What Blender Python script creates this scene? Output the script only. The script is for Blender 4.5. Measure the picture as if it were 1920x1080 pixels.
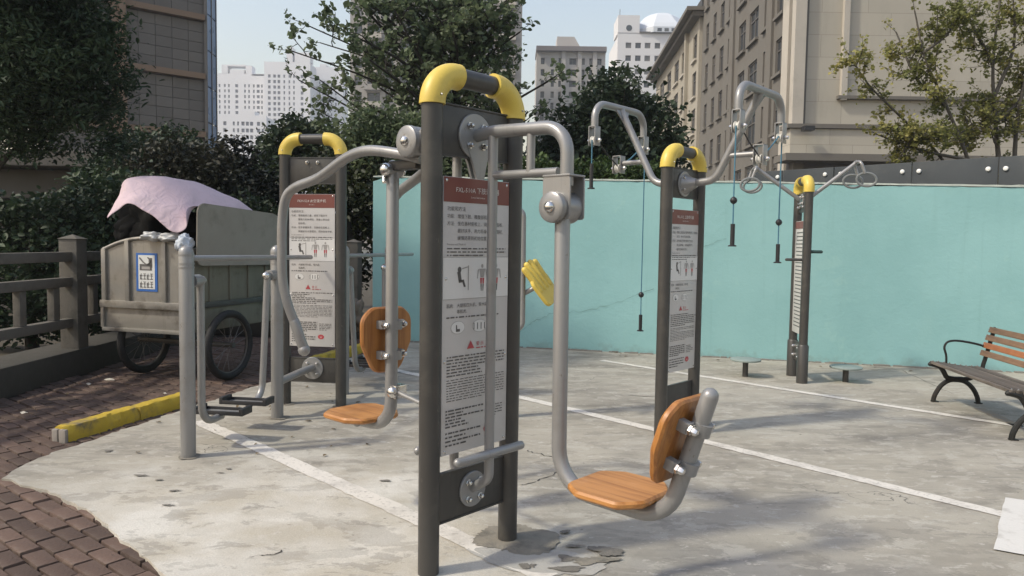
import bpy, bmesh, math, random
import numpy as np
from mathutils import Vector, Matrix, Quaternion
for o in list(bpy.data.objects): bpy.data.objects.remove(o)
SC = bpy.context.scene
COL = SC.collection
rnd = random.Random(7)
V = Vector

# ------------------------------------------------------------------ camera
F_PX, EYE = 1400.0, 1.5
PITCH, ROLL = math.atan(85 / F_PX), 0.015
CR = Matrix.Rotation(math.pi / 2 - PITCH, 3, 'X') @ Matrix.Rotation(ROLL, 3, 'Z')
CP = V((0, 0, EYE))
cam = bpy.data.cameras.new('camera'); camo = bpy.data.objects.new('camera', cam); COL.objects.link(camo)
cam.sensor_width = 36; cam.lens = F_PX / 1920 * 36; cam.clip_end = 3000; cam.clip_start = 0.05
camo.matrix_world = Matrix.Translation(CP) @ CR.to_4x4()
SC.camera = camo
# ------------------------------------------------------------------ sky, sun, exposure
SUN = V((-0.93, -0.36, 0)).normalized() * math.cos(math.radians(47)) + V((0, 0, math.sin(math.radians(47))))
W = bpy.data.worlds.new('World'); SC.world = W; W.use_nodes = True
wn = W.node_tree; bg = wn.nodes['Background']
sk = wn.nodes.new('ShaderNodeTexSky'); sk.sky_type = 'NISHITA'; sk.sun_disc = False
sk.sun_elevation = math.radians(47); sk.sun_rotation = math.atan2(SUN.x, SUN.y)
sk.air_density = 2.0; sk.dust_density = 2.0; sk.ozone_density = 1.3
wb = wn.nodes.new('ShaderNodeMix'); wb.data_type = 'RGBA'; wb.blend_type = 'MULTIPLY'; wb.inputs[0].default_value = 1.0; wb.inputs[7].default_value = (1.05, 0.94, 0.95, 1)   # white balance
wn.links.new(sk.outputs[0], wb.inputs[6]); wn.links.new(wb.outputs[2], bg.inputs[0]); bg.inputs[1].default_value = 0.15
sl = bpy.data.lights.new('sun', 'SUN'); so = bpy.data.objects.new('sun', sl); COL.objects.link(so)
sl.energy = 2.4; sl.angle = math.radians(3.5); sl.color = (1.0, 0.95, 0.80)
so.rotation_euler = (-SUN).to_track_quat('-Z', 'Y').to_euler()
so.location = SUN * 30
SC.view_settings.view_transform = 'Standard'; SC.view_settings.look = 'None'
SC.view_settings.exposure = 0.52; SC.view_settings.gamma = 1.0
SC.render.engine = 'CYCLES'
SC.cycles.use_denoising = True
SC.cycles.max_bounces = 6; SC.cycles.diffuse_bounces = 3; SC.cycles.glossy_bounces = 3
SC.cycles.transparent_max_bounces = 6; SC.cycles.transmission_bounces = 3

def ray(x, y): return CR @ V(((x - 960) / F_PX, -(y - 540) / F_PX, -1))
def gnd(x, y, z=0.0):
    d = ray(x, y); return CP + d * ((z - EYE) / d.z)
def at(x, y, Y):
    d = ray(x, y); return CP + d * (Y / d.y)
def onplane(x, y, p, n):
    d = ray(x, y); return CP + d * ((V(p) - CP).dot(V(n)) / d.dot(V(n)))

# ------------------------------------------------------------------ mesh helpers
class MB:
    def __init__(s): s.v = []; s.f = []
    def add(s, vs, fs, M=None):
        b = len(s.v)
        s.v += [tuple(M @ V(p)) if M is not None else tuple(p) for p in vs]
        s.f += [tuple(i + b for i in f) for f in fs]
        return s
    def box(s, c, d, M=None, ch=0.0):
        x, y, z = d[0] / 2, d[1] / 2, d[2] / 2; c = V(c)
        if ch <= 0:
            vs = [c + V((a * x, b * y, e * z)) for a in (-1, 1) for b in (-1, 1) for e in (-1, 1)]
            return s.add(vs, [(0, 1, 3, 2), (4, 6, 7, 5), (0, 4, 5, 1), (2, 3, 7, 6), (0, 2, 6, 4), (1, 5, 7, 3)], M)
        bm = bmesh.new(); bmesh.ops.create_cube(bm, size=1)
        for v in bm.verts: v.co = c + V((v.co.x * 2 * x, v.co.y * 2 * y, v.co.z * 2 * z))
        bmesh.ops.bevel(bm, geom=bm.edges[:], offset=ch, segments=2, affect='EDGES', profile=0.6)
        bm.verts.index_update()
        r = s.add([v.co for v in bm.verts], [tuple(v.index for v in f.verts) for f in bm.faces], M); bm.free(); return r
    def tube(s, pts, r, n=12, cap='flat', M=None):
        pts = [V(p) for p in pts]; m = len(pts)
        rs = r if isinstance(r, (list, tuple)) else [r] * m
        T = []
        for i in range(m):
            a = pts[max(i - 1, 0)]; b = pts[min(i + 1, m - 1)]
            T.append((b - a).normalized())
        up = V((0, 0, 1)) if abs(T[0].z) < 0.9 else V((1, 0, 0))
        X = T[0].cross(up).normalized()
        rings = []
        def ring(p, X, Y, rr): return [p + X * (math.cos(2 * math.pi * k / n) * rr) + Y * (math.sin(2 * math.pi * k / n) * rr) for k in range(n)]
        for i in range(m):
            if i: X = (X - T[i] * X.dot(T[i])).normalized()
            Y = T[i].cross(X)
            if i == 0 and cap == 'round':
                for a in (80, 55, 28):
                    c = math.cos(math.radians(a)); q = math.sin(math.radians(a))
                    rings.append(ring(pts[0] - T[0] * rs[0] * q, X, Y, rs[0] * c))
            rings.append(ring(pts[i], X, Y, rs[i]))
            if i == m - 1 and cap == 'round':
                for a in (28, 55, 80):
                    c = math.cos(math.radians(a)); q = math.sin(math.radians(a))
                    rings.append(ring(pts[i] + T[i] * rs[i] * q, X, Y, rs[i] * c))
        vs = [p for R in rings for p in R]; fs = []
        for i in range(len(rings) - 1):
            for k in range(n):
                a, b = i * n + k, i * n + (k + 1) % n
                fs.append((a, b, b + n, a + n))
        if cap: fs.append(tuple(range(n))[::-1]); L = (len(rings) - 1) * n; fs.append(tuple(range(L, L + n)))
        return s.add(vs, fs, M)
    def lathe(s, prof, n=20, M=None):       # prof [(r,z)...] about Z
        vs = []; fs = []
        for (r, z) in prof:
            for k in range(n):
                a = 2 * math.pi * k / n; vs.append((math.cos(a) * r, math.sin(a) * r, z))
        for i in range(len(prof) - 1):
            for k in range(n):
                a, b = i * n + k, i * n + (k + 1) % n
                fs.append((a, b, b + n, a + n))
        fs.append(tuple(range(n))[::-1]); L = (len(prof) - 1) * n; fs.append(tuple(range(L, L + n)))
        return s.add(vs, fs, M)
    def prism(s, out, z0, z1, M=None, ch=0.0):       # outline in XY extruded along Z
        n = len(out)
        if ch > 0:
            c = V((sum(p[0] for p in out) / n, sum(p[1] for p in out) / n))
            def off(p): d = V(p[:2]) - c; return tuple(c + d * max(0, 1 - ch / d.length))
            inn = [off(p) for p in out]
            layers = [(inn, z0), (out, z0 + ch), (out, z1 - ch), (inn, z1)]
        else: layers = [(out, z0), (out, z1)]
        vs = [(p[0], p[1], z) for L, z in layers for p in L]; fs = [tuple(range(n))[::-1]]
        for i in range(len(layers) - 1):
            for k in range(n):
                a, b = i * n + k, i * n + (k + 1) % n
                fs.append((a, b, b + n, a + n))
        fs.append(tuple(range((len(layers) - 1) * n, len(layers) * n)))
        return s.add(vs, fs, M)
    def quad(s, a, b, c, d): return s.add([a, b, c, d], [(0, 1, 2, 3)])
    def mesh(s, name, smooth=True, ang=40):
        me = bpy.data.meshes.new(name); me.from_pydata(s.v, [], s.f); me.update()
        if smooth:
            me.shade_smooth(); me.set_sharp_from_angle(angle=math.radians(ang))
        return me
    def build(s, name, mat, parent=None, smooth=True, ang=40):
        return link(name, s.mesh(name, smooth, ang), mat, parent)

def link(name, me, mat=None, parent=None, M=None):
    o = bpy.data.objects.new(name, me); COL.objects.link(o)
    if mat is not None and me is not None and len(me.materials) == 0: me.materials.append(mat)
    if parent is not None: o.parent = parent
    if M is not None: o.matrix_local = M
    return o
def tag(o, label=None, cat=None, group=None, kind=None):
    if label: o['label'] = label
    if cat: o['category'] = cat
    if group: o['group'] = group
    if kind: o['kind'] = kind
    return o
def thing(name, label, cat, loc=(0, 0, 0), rz=0.0, group=None):
    o = bpy.data.objects.new(name, None); COL.objects.link(o); o.empty_display_size = 0.1
    o.location = loc; o.rotation_euler = (0, 0, rz)
    return tag(o, label, cat, group)
def fillet(pts, r, n=7):
    pts = [V(p) for p in pts]; out = [pts[0]]
    rr = r if isinstance(r, (list, tuple)) else [r] * (len(pts) - 2)
    for i in range(1, len(pts) - 1):
        a = (pts[i - 1] - pts[i]); b = (pts[i + 1] - pts[i]); q = rr[i - 1]
        la, lb = a.length, b.length; a.normalize(); b.normalize()
        ang = a.angle(b)
        if ang > math.pi - 0.02: out.append(pts[i]); continue
        d = min(q / math.tan(ang / 2), la * (0.98 if i == 1 else 0.49), lb * (0.98 if i == len(pts) - 2 else 0.49)); q2 = d * math.tan(ang / 2)
        c = pts[i] + (a + b).normalized() * (q2 / math.sin(ang / 2))
        s0 = pts[i] + a * d - c; s1 = pts[i] + b * d - c
        th = s0.angle(s1); ax = s0.cross(s1).normalized()
        for k in range(n + 1): out.append(c + Quaternion(ax, th * k / n) @ s0)
    out.append(pts[-1]); return out
def spline(pts, k=6):
    P = [V(p) for p in pts]; P = [P[0] * 2 - P[1]] + P + [P[-1] * 2 - P[-2]]; out = []
    for i in range(1, len(P) - 2):
        for j in range(k):
            t = j / k; a, b, c, d = P[i - 1], P[i], P[i + 1], P[i + 2]
            out.append(0.5 * ((2 * b) + (c - a) * t + (2 * a - 5 * b + 4 * c - d) * t * t + (3 * b - a - 3 * c + d) * t ** 3))
    out.append(P[-2]); return out
def align(d, p=(0, 0, 0), s=1.0):       # matrix taking +Z to d, origin to p
    q = V(d).to_track_quat('Z', 'Y'); return Matrix.Translation(V(p)) @ q.to_matrix().to_4x4() @ Matrix.Scale(s, 4)
def tm(p, rz=0): return Matrix.Translation(V(p)) @ Matrix.Rotation(rz, 4, 'Z')

# ------------------------------------------------------------------ materials
def nt(name):
    m = bpy.data.materials.new(name); m.use_nodes = True; t = m.node_tree
    return m, t, t.nodes['Principled BSDF']
def node(t, typ, **kw):
    n = t.nodes.new(typ)
    for k, v in kw.items():
        if k in n.inputs: n.inputs[k].default_value = v
        else: setattr(n, k, v)
    return n
def mixc(t, fac, a, b, blend='MIX'):
    n = t.nodes.new('ShaderNodeMix'); n.data_type = 'RGBA'; n.blend_type = blend
    for i, x in ((0, fac), (6, a), (7, b)):
        if hasattr(x, 'links'): t.links.new(x, n.inputs[i])
        elif i == 0: n.inputs[0].default_value = x
        else: n.inputs[i].default_value = (*x, 1) if len(x) == 3 else x
    return n.outputs[2]
def ramp(t, src, a, b, lo=0.0, hi=1.0):
    n = t.nodes.new('ShaderNodeMapRange'); n.interpolation_type = 'SMOOTHSTEP'
    t.links.new(src, n.inputs[0]); n.inputs[1].default_value = a; n.inputs[2].default_value = b
    n.inputs[3].default_value = lo; n.inputs[4].default_value = hi; return n.outputs[0]
def coords(t, scale=(1, 1, 1), kind='Object', rot=(0, 0, 0)):
    c = t.nodes.new('ShaderNodeTexCoord'); m = t.nodes.new('ShaderNodeMapping')
    m.inputs['Scale'].default_value = scale; m.inputs['Rotation'].default_value = rot
    t.links.new(c.outputs[kind], m.inputs[0]); return m.outputs[0]
def noise(t, vec, scale, detail=5, rough=0.55, dist=0.0):
    n = node(t, 'ShaderNodeTexNoise', Scale=scale, Detail=detail, Roughness=rough, Distortion=dist)
    t.links.new(vec, n.inputs['Vector']); return n.outputs[0]
def bumpn(t, b, src, strength=0.2, dist=0.01):
    n = node(t, 'ShaderNodeBump', Strength=strength, Distance=dist)
    t.links.new(src, n.inputs['Height']); t.links.new(n.outputs[0], b.inputs['Normal'])
def sc3(c, k): return tuple(min(1, x * k) for x in c)
MATS = {}
def pm(name, col, var=0.12, scale=6.0, rough=0.5, metal=0.0, bump=0.0, bs=60.0, coat=0.0, spec=0.5, dirt=None, damt=0.5, dsc=3.0, stretch=(1, 1, 1), isl=0.0, chips=None, wrink=0.0):
    if name in MATS: return MATS[name]
    m, t, b = nt(name); vec = coords(t, stretch)
    c = mixc(t, noise(t, vec, scale), sc3(col, 1 - var), sc3(col, 1 + var))
    if dirt:
        d = noise(t, coords(t), dsc, 8, 0.65)
        c = mixc(t, ramp(t, d, 0.5, 0.72, 0, damt), c, dirt)
    if chips:
        k = ramp(t, noise(t, coords(t, (1, 1, .5)), 34, 5, .7), .655, .69, 0, .8); k2 = t.nodes.new('ShaderNodeMath'); k2.operation = 'MULTIPLY'
        t.links.new(k, k2.inputs[0]); t.links.new(ramp(t, noise(t, coords(t), 5, 3), .45, .6), k2.inputs[1]); c = mixc(t, k2.outputs[0], c, chips)
        c = mixc(t, ramp(t, noise(t, coords(t, (9, 9, .5)), 6, 4, .6), .55, .75, 0, .3), c, sc3(col, .62))
    if isl:
        g = t.nodes.new('ShaderNodeObjectInfo'); h = t.nodes.new('ShaderNodeHueSaturation')
        mm = t.nodes.new('ShaderNodeMapRange'); t.links.new(g.outputs['Random'], mm.inputs[0])
        mm.inputs[3].default_value = 1 - isl; mm.inputs[4].default_value = 1 + isl
        t.links.new(mm.outputs[0], h.inputs['Value']); t.links.new(c, h.inputs['Color']); c = h.outputs[0]
    t.links.new(c, b.inputs['Base Color'])
    rr = ramp(t, noise(t, vec, scale * 2.3), 0.2, 0.8, max(0, rough - 0.07), min(1, rough + 0.1)); t.links.new(rr, b.inputs['Roughness'])
    b.inputs['Metallic'].default_value = metal; b.inputs['Specular IOR Level'].default_value = spec
    if coat: b.inputs['Coat Weight'].default_value = coat; b.inputs['Coat Roughness'].default_value = 0.15
    if bump: bumpn(t, b, noise(t, vec, bs, 6), bump, 0.01)
    if wrink: bumpn(t, b, noise(t, coords(t), 7, 4, .5, 1.2), wrink, 0.05)
    MATS[name] = m; return m
def leafmat(name, c1, c2, trans=0.25):
    if name in MATS: return MATS[name]
    m, t, b = nt(name)
    g = t.nodes.new('ShaderNodeNewGeometry')
    c = mixc(t, g.outputs['Random Per Island'], c1, c2)
    c = mixc(t, ramp(t, noise(t, coords(t), 1.1, 2), 0.35, 0.65), c, sc3(c1, 0.75))
    t.links.new(c, b.inputs['Base Color']); b.inputs['Roughness'].default_value = 0.55; b.inputs['Specular IOR Level'].default_value = 0.3
    tr = t.nodes.new('ShaderNodeBsdfTranslucent'); t.links.new(c, tr.inputs[0])
    mx = t.nodes.new('ShaderNodeMixShader'); mx.inputs[0].default_value = trans
    t.links.new(b.outputs[0], mx.inputs[1]); t.links.new(tr.outputs[0], mx.inputs[2])
    t.links.new(mx.outputs[0], t.nodes['Material Output'].inputs[0]); MATS[name] = m; return m
def woodmat(name, col, dark, scale=1.0, rough=0.35, coat=0.4, axis=0, isl=0.0):
    if name in MATS: return MATS[name]
    m, t, b = nt(name); s = [28 * scale, 28 * scale, 28 * scale]; s[axis] = 1.6 * scale
    n1 = noise(t, coords(t, tuple(s)), 1.0, 6, 0.6, 0.6)
    c = mixc(t, ramp(t, n1, 0.38, 0.66), col, dark)
    c = mixc(t, ramp(t, noise(t, coords(t), 5, 4), 0.45, 0.75, 0, 0.45), c, sc3(dark, 0.6))
    c = mixc(t, ramp(t, noise(t, coords(t), 11, 8, .7), 0.55, 0.7, 0, 0.3), c, (col[0] * 1.1, col[1] * 1.25, col[2] * 2.0))
    if isl:
        g = t.nodes.new('ShaderNodeObjectInfo'); h = t.nodes.new('ShaderNodeHueSaturation')
        mm = t.nodes.new('ShaderNodeMapRange'); t.links.new(g.outputs['Random'], mm.inputs[0]); mm.inputs[3].default_value = 1 - isl; mm.inputs[4].default_value = 1 + isl
        t.links.new(mm.outputs[0], h.inputs['Value']); t.links.new(c, h.inputs['Color']); c = h.outputs[0]
    t.links.new(c, b.inputs['Base Color']); b.inputs['Roughness'].default_value = rough
    b.inputs['Coat Weight'].default_value = coat; b.inputs['Coat Roughness'].default_value = 0.2
    bumpn(t, b, n1, 0.15, 0.004); MATS[name] = m; return m

DARK = pm('dark_grey_paint', (0.058, 0.055, 0.051), 0.1, 5, 0.4, 0.2, 0.03, 200, dirt=(0.13, 0.12, 0.10), damt=0.35, dsc=4, chips=(0.2, 0.18, 0.15))
GREY = pm('silver_grey_paint', (0.27, 0.268, 0.265), 0.07, 5, 0.34, 0.35, 0.03, 200, dirt=(0.17, 0.15, 0.125), damt=0.35, dsc=5, chips=(0.13, 0.09, 0.06))
STEEL = pm('stainless_steel', (0.62, 0.61, 0.59), 0.08, 20, 0.2, 0.95)
YEL = pm('yellow_plastic', (0.64, 0.475, 0.085), 0.06, 8, 0.42, 0, 0.03, 120, dirt=(0.3, 0.22, 0.06), damt=0.35, dsc=7)
WOOD = woodmat('varnished_wood', (0.46, 0.21, 0.06), (0.31, 0.125, 0.03), 1.2, 0.45, 0.15, 1)
WOODV = woodmat('varnished_wood_upright', (0.42, 0.18, 0.045), (0.27, 0.10, 0.022), 1.2, 0.45, 0.15, 2)
BLACKP = pm('black_plastic', (0.018, 0.018, 0.02), 0.2, 10, 0.45)
ROPE = pm('blue_rope', (0.06, 0.17, 0.24), 0.2, 60, 0.7)
SIGNW = pm('sign_white', (0.52, 0.495, 0.47), 0.05, 4, 0.4, 0, 0, dirt=(0.36, 0.33, 0.3), damt=0.35, dsc=3)
SIGNR = pm('sign_maroon', (0.175, 0.052, 0.04), 0.08, 5, 0.4)
INK = pm('print_black', (0.10, 0.092, 0.086), 0.1, 5, 0.5)
INKW = pm('print_white', (0.62, 0.58, 0.54), 0.05, 5, 0.5)
INKR = pm('print_red', (0.42, 0.06, 0.07), 0.05, 5, 0.5)
INKG = pm('print_grey', (0.33, 0.31, 0.29), 0.05, 5, 0.5)
PALE = pm('print_pale', (0.66, 0.64, 0.61), 0.04, 5, 0.5)
# ------------------------------------------------------------------ ground
def concrete_mat():
    m, t, b = nt('concrete'); ob = coords(t); st = coords(t, (0.55, 1.5, 1), rot=(0, 0, 0.15))
    base = mixc(t, ramp(t, noise(t, ob, 0.55, 8, 0.6), 0.32, 0.68), (0.262, 0.24, 0.198), (0.40, 0.37, 0.308))
    s1 = ramp(t, noise(t, st, 0.9, 9, 0.62, 0.5), 0.49, 0.70, 0, 0.72)
    c = mixc(t, s1, base, (0.125, 0.113, 0.098))
    s2 = ramp(t, noise(t, st, 2.6, 9, 0.65, 0.8), 0.53, 0.66, 0, 0.55)
    c = mixc(t, s2, c, (0.44, 0.415, 0.36))
    s4 = ramp(t, noise(t, coords(t, (0.5, 2.6, 1), rot=(0, 0, -0.1)), 3.2, 9, 0.7, 1.2), 0.55, 0.68, 0, 0.55)
    c = mixc(t, s4, c, (0.155, 0.142, 0.128))
    # fresh pale cement screed on the left, ragged outline
    g = t.nodes.new('ShaderNodeVectorMath'); g.operation = 'DISTANCE'
    mp = coords(t, (0.75, 0.8, 1)); t.links.new(mp, g.inputs[0]); g.inputs[1].default_value = (-1.25 * 0.75, 3.55 * 0.8, 0)
    ad = t.nodes.new('ShaderNodeMath'); ad.operation = 'ADD'; t.links.new(g.outputs['Value'], ad.inputs[0])
    n3 = t.nodes.new('ShaderNodeMath'); n3.operation = 'MULTIPLY'; n3.inputs[1].default_value = 1.5
    t.links.new(noise(t, ob, 1.6, 8, 0.62), n3.inputs[0]); t.links.new(n3.outputs[0], ad.inputs[1])
    c = mixc(t, ramp(t, ad.outputs[0], 1.5, 2.15, 0.9, 0), c, mixc(t, ramp(t, noise(t, ob, 2.2, 6), 0.35, 0.65), (0.46, 0.42, 0.345), (0.62, 0.595, 0.54)))
    # grey smeared mortar near the front machine
    g2 = t.nodes.new('ShaderNodeVectorMath'); g2.operation = 'DISTANCE'; t.links.new(ob, g2.inputs[0]); g2.inputs[1].default_value = (1.15, 2.7, 0)
    ad2 = t.nodes.new('ShaderNodeMath'); ad2.operation = 'ADD'; t.links.new(g2.outputs['Value'], ad2.inputs[0]); t.links.new(noise(t, ob, 1.3, 8, 0.6, 1.0), ad2.inputs[1])
    c = mixc(t, ramp(t, ad2.outputs[0], 1.0, 1.75, 0.65, 0), c, mixc(t, noise(t, st, 3, 8), (0.12, 0.12, 0.125), (0.27, 0.265, 0.265)))
    for sc_, lo_, w_, amt, cc in ((1.1, .50, .03, .25, (.40, .37, .315)), (2.4, .545, .02, .3, (.175, .16, .138)), (5.5, .55, .02, .35, (.48, .455, .40)), (4.1, .58, .018, .35, (.15, .137, .118)), (11, .60, .02, .5, (.52, .49, .44))):
        c = mixc(t, ramp(t, noise(t, coords(t, (.7, 1.25, 1), rot=(0, 0, sc_)), sc_, 12, 0.68, 0.3), lo_, lo_ + w_, 0, amt), c, cc)
    pits = ramp(t, noise(t, ob, 17, 3, 0.5), 0.72, 0.78, 0, 0.7)
    c = mixc(t, ramp(t, noise(t, ob, 7.5, 9, 0.75, 0.4), 0.56, 0.70, 0, 0.45), c, (0.17, 0.155, 0.135))
    c = mixc(t, pits, c, (0.10, 0.09, 0.08))
    c = mixc(t, ramp(t, noise(t, ob, 120, 3), 0.3, 0.7, 0, 0.25), c, (0.2, 0.19, 0.17))
    v = node(t, 'ShaderNodeTexVoronoi', feature='DISTANCE_TO_EDGE', Scale=0.8); dv = t.nodes.new('ShaderNodeVectorMath'); dv.operation = 'ADD'
    nn = node(t, 'ShaderNodeTexNoise', Scale=3.0, Detail=5); t.links.new(ob, nn.inputs[0]); t.links.new(ob, dv.inputs[0]); t.links.new(nn.outputs[1], dv.inputs[1]); t.links.new(dv.outputs[0], v.inputs['Vector'])
    ck = t.nodes.new('ShaderNodeMath'); ck.operation = 'MULTIPLY'; t.links.new(ramp(t, v.outputs[0], 0.002, 0.006, 0.8, 0), ck.inputs[0]); t.links.new(ramp(t, noise(t, ob, 0.7, 2), 0.62, 0.68), ck.inputs[1])
    c = mixc(t, ck.outputs[0], c, (0.07, 0.065, 0.06))
    t.links.new(c, b.inputs['Base Color']); b.inputs['Roughness'].default_value = 0.85; b.inputs['Specular IOR Level'].default_value = 0.3
    bumpn(t, b, noise(t, ob, 35, 9, 0.7), 0.35, 0.012); return m
CONC = concrete_mat()
SOIL = pm('garden_soil', (0.06, 0.05, 0.035), 0.3, 3, 0.95, 0, 0.5, 12)
CITY = pm('far_ground', (0.10, 0.10, 0.085), 0.25, 0.3, 0.95)
gm = MB(); N = 40
gm.quad((-900, -300, -0.12), (900, -300, -0.12), (900, 1200, -0.12), (-900, 1200, -0.12))
tag(gm.build('ground', CITY, smooth=False), 'dull earth and scrub ground reaching out to the city', kind='structure')
gm = MB(); gm.quad((-30, 4, -0.06), (-4.8, 4, -0.06), (-4.8, 40, -0.06), (-30, 40, -0.06))
gm.quad((-4.8, 11.6, -0.06), (25, 11.6, -0.06), (25, 40, -0.06), (-4.8, 40, -0.06))
tag(gm.build('garden_soil', SOIL, smooth=False), 'shaded garden soil behind the fence and wall', kind='structure')

# concrete slab with ragged edge
epx = [(330, 1100), (300, 1072), (265, 1040), (230, 1012), (205, 990), (172, 962), (140, 945), (105, 926), (70, 915), (35, 906), (8, 897), (22, 882), (60, 864), (95, 848), (135, 838), (210, 812), (345, 768), (480, 724), (600, 688), (690, 662)]
edge = [gnd(*p) for p in epx]
dn = (edge[0] - edge[3]).normalized()
poly = [V((14, -1.0, 0)), V((2.2, -0.2, 0)), edge[0] + dn * 2.3 + V((0.05, 0.06, 0)), edge[0] + dn * 1.1] + edge + [V((-2.3, 11.3, 0)), V((14, 7.15, 0))]
fine = []
for i in range(len(poly) - 1):
    a, b = poly[i], poly[i + 1]; k = max(1, int((b - a).length / 0.05)) if 2 <= i <= len(edge) + 2 else 1
    for j in range(k):
        p = a.lerp(b, j / k)
        if k > 1: p = p + V((rnd.gauss(0, 0.009), rnd.gauss(0, 0.009), 0))
        fine.append(p)
fine.append(poly[-1])
slab = MB(); n = len(fine)
slab.add([(p.x, p.y, 0) for p in fine] + [(p.x, p.y, -0.05) for p in fine], [tuple(range(n))[::-1]] + [(k, (k + 1) % n, n + (k + 1) % n, n + k) for k in range(n)])
sm = slab.mesh('concrete_pavement', False)
bm = bmesh.new(); bm.from_mesh(sm); bmesh.ops.recalc_face_normals(bm, faces=bm.faces[:]); bmesh.ops.triangulate(bm, faces=[f for f in bm.faces if len(f.verts) > 4]); bm.to_mesh(sm); bm.free()
slabo = tag(link('concrete_pavement', sm, CONC), 'stained grey concrete yard with pale cement screed', kind='structure')
PAINT = None
def paintmat(name, col, wear):
    m, t, b = nt(name); ob = coords(t)
    c = mixc(t, ramp(t, noise(t, ob, 5, 8, 0.7), 0.5 - wear * 0.2, 0.72 - wear * 0.2, 0, 0.9 * wear + 0.1), col, (0.24, 0.22, 0.195))
    c = mixc(t, ramp(t, noise(t, ob, 38, 4), 0.56, 0.68, 0, 0.55), c, (0.22, 0.2, 0.18))
    t.links.new(c, b.inputs['Base Color']); b.inputs['Roughness'].default_value = 0.8; bumpn(t, b, noise(t, ob, 60, 6), 0.3, 0.006); return m
WLINE = paintmat('worn_white_paint', (0.60, 0.565, 0.51), 0.3); YLINE = paintmat('worn_yellow_paint', (0.36, 0.25, 0.12), 0.9)
WBOX = pm('white_box_paint', (0.58, 0.56, 0.525), 0.08, 3, 0.8, 0, 0.3, 60, dirt=(0.30, 0.275, 0.24), damt=0.65, dsc=5, chips=(.24, .22, .19))
def strip(name, pts, w, mat, label, z=0.004, jit=0.004, parent=None, kind='structure', step=0.06):
    P = []
    for a, b in zip(pts[:-1], pts[1:]):
        k = max(1, int((b - a).length / step)); P += [a.lerp(b, j / k) for j in range(k)]
    P.append(pts[-1]); vs = []
    for i, p in enumerate(P):
        d = (P[min(i + 1, len(P) - 1)] - P[max(i - 1, 0)]).normalized(); s = V((-d.y, d.x, 0))
        for q in (-1, 1): x = p + s * (q * w / 2 + rnd.gauss(0, jit)); vs.append((x.x, x.y, z))
    mb = MB(); mb.add(vs, [(2 * i, 2 * i + 1, 2 * i + 3, 2 * i + 2) for i in range(len(P) - 1)])
    o = mb.build(name, mat, parent, False)
    if label: tag(o, label, kind=kind)
    return o
strip('painted_line', [gnd(372, 790), gnd(480, 838), gnd(700, 936), gnd(1030, 1084)], 0.125, WLINE, 'worn white parking line running under the front exercise machine')
strip('painted_line', [gnd(735, 693), gnd(975, 745), gnd(1340, 833), gnd(1885, 966)], 0.11, WLINE, 'white parking line crossing the yard behind the front machine')
strip('painted_line', [gnd(1128, 676), gnd(1500, 735), gnd(1990, 812)], 0.10, WLINE, 'white parking line passing the ring machine towards the bench')
mb = MB(); q = [gnd(1885, 935), gnd(1862, 1032), gnd(2090, 1075), gnd(2080, 962)]; nx_, ny_ = 16, 10
for j_ in range(ny_ + 1):
    for i_ in range(nx_ + 1):
        e_ = q[0].lerp(q[3], i_ / nx_).lerp(q[1].lerp(q[2], i_ / nx_), j_ / ny_); b_ = i_ in (0, nx_) or j_ in (0, ny_)
        mb.v.append((e_.x + (rnd.gauss(0, .0022) if b_ else 0), e_.y + (rnd.gauss(0, .0022) if b_ else 0), 0.008))
mb.f += [(j_ * (nx_ + 1) + i_, (j_ + 1) * (nx_ + 1) + i_, (j_ + 1) * (nx_ + 1) + i_ + 1, j_ * (nx_ + 1) + i_ + 1) for j_ in range(ny_) for i_ in range(nx_)]
tag(mb.build('painted_square', WBOX, smooth=False), 'solid white painted square at the end of a parking line', kind='structure')
strip('painted_line', [gnd(1836, 766), gnd(1912, 801)], 0.10, YLINE, 'faded yellow paint strip under the bench')
CRACK = pm('crack_dark', (0.05, 0.045, 0.04), 0.2, 9, 0.95)
for px in ([(1690, 694), (1740, 718), (1800, 744)], [(960, 912), (1000, 905), (1035, 892), (1052, 880)], [(985, 845), (1010, 851), (1046, 858)],
           [(470, 1046), (500, 1042), (535, 1033)], [(1180, 742), (1230, 744), (1275, 752)]):
    pts = [gnd(*p) for p in px]; w = []
    for a, b in zip(pts[:-1], pts[1:]):
        for j in range(6): p = a.lerp(b, j / 6); w.append(p + V((rnd.gauss(0, .008), rnd.gauss(0, .012), 0)))
    strip('crack', w, 0.007, CRACK, None, 0.003, 0.0025, slabo, step=1)
PATCH = pm('mortar_patch', (0.21, 0.19, 0.155), 0.25, 9, 0.9, 0, 0.5, 50, dirt=(0.08, 0.075, 0.065), damt=0.7, dsc=6)
PATCHL = pm('mortar_splash', (0.36, 0.345, 0.315), 0.12, 7, 0.85, 0, 0.4, 60, dirt=(0.2, 0.19, 0.18), damt=0.6, dsc=8)
def blob(c, rx, ry, z, mat, name='mortar_patch', seed=0, amp=0.16, parent=slabo, rot=0, n=44):
    r = random.Random(seed); ph = [(r.uniform(0, 6.28), r.uniform(0.3, 1) * amp / k) for k in range(1, 9)]; vs = [(c[0], c[1], z + 0.004)]
    for k in range(n):
        a = 2 * math.pi * k / n; m_ = 1 + sum(s * math.sin((i + 1) * a + p) for i, (p, s) in enumerate(ph)) + r.gauss(0, amp * 0.12)
        x, y = math.cos(a) * rx * m_, math.sin(a) * ry * m_
        vs.append((c[0] + x * math.cos(rot) - y * math.sin(rot), c[1] + x * math.sin(rot) + y * math.cos(rot), z))
    mb = MB(); mb.add(vs, [(0, k + 1, (k + 1) % n + 1) for k in range(n)]); return mb.build(name, mat, parent, True)
p = gnd(1005, 1046); blob(p, 0.30, 0.16, 0.0035, PATCHL, seed=9, rot=-0.4, amp=.3)
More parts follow.
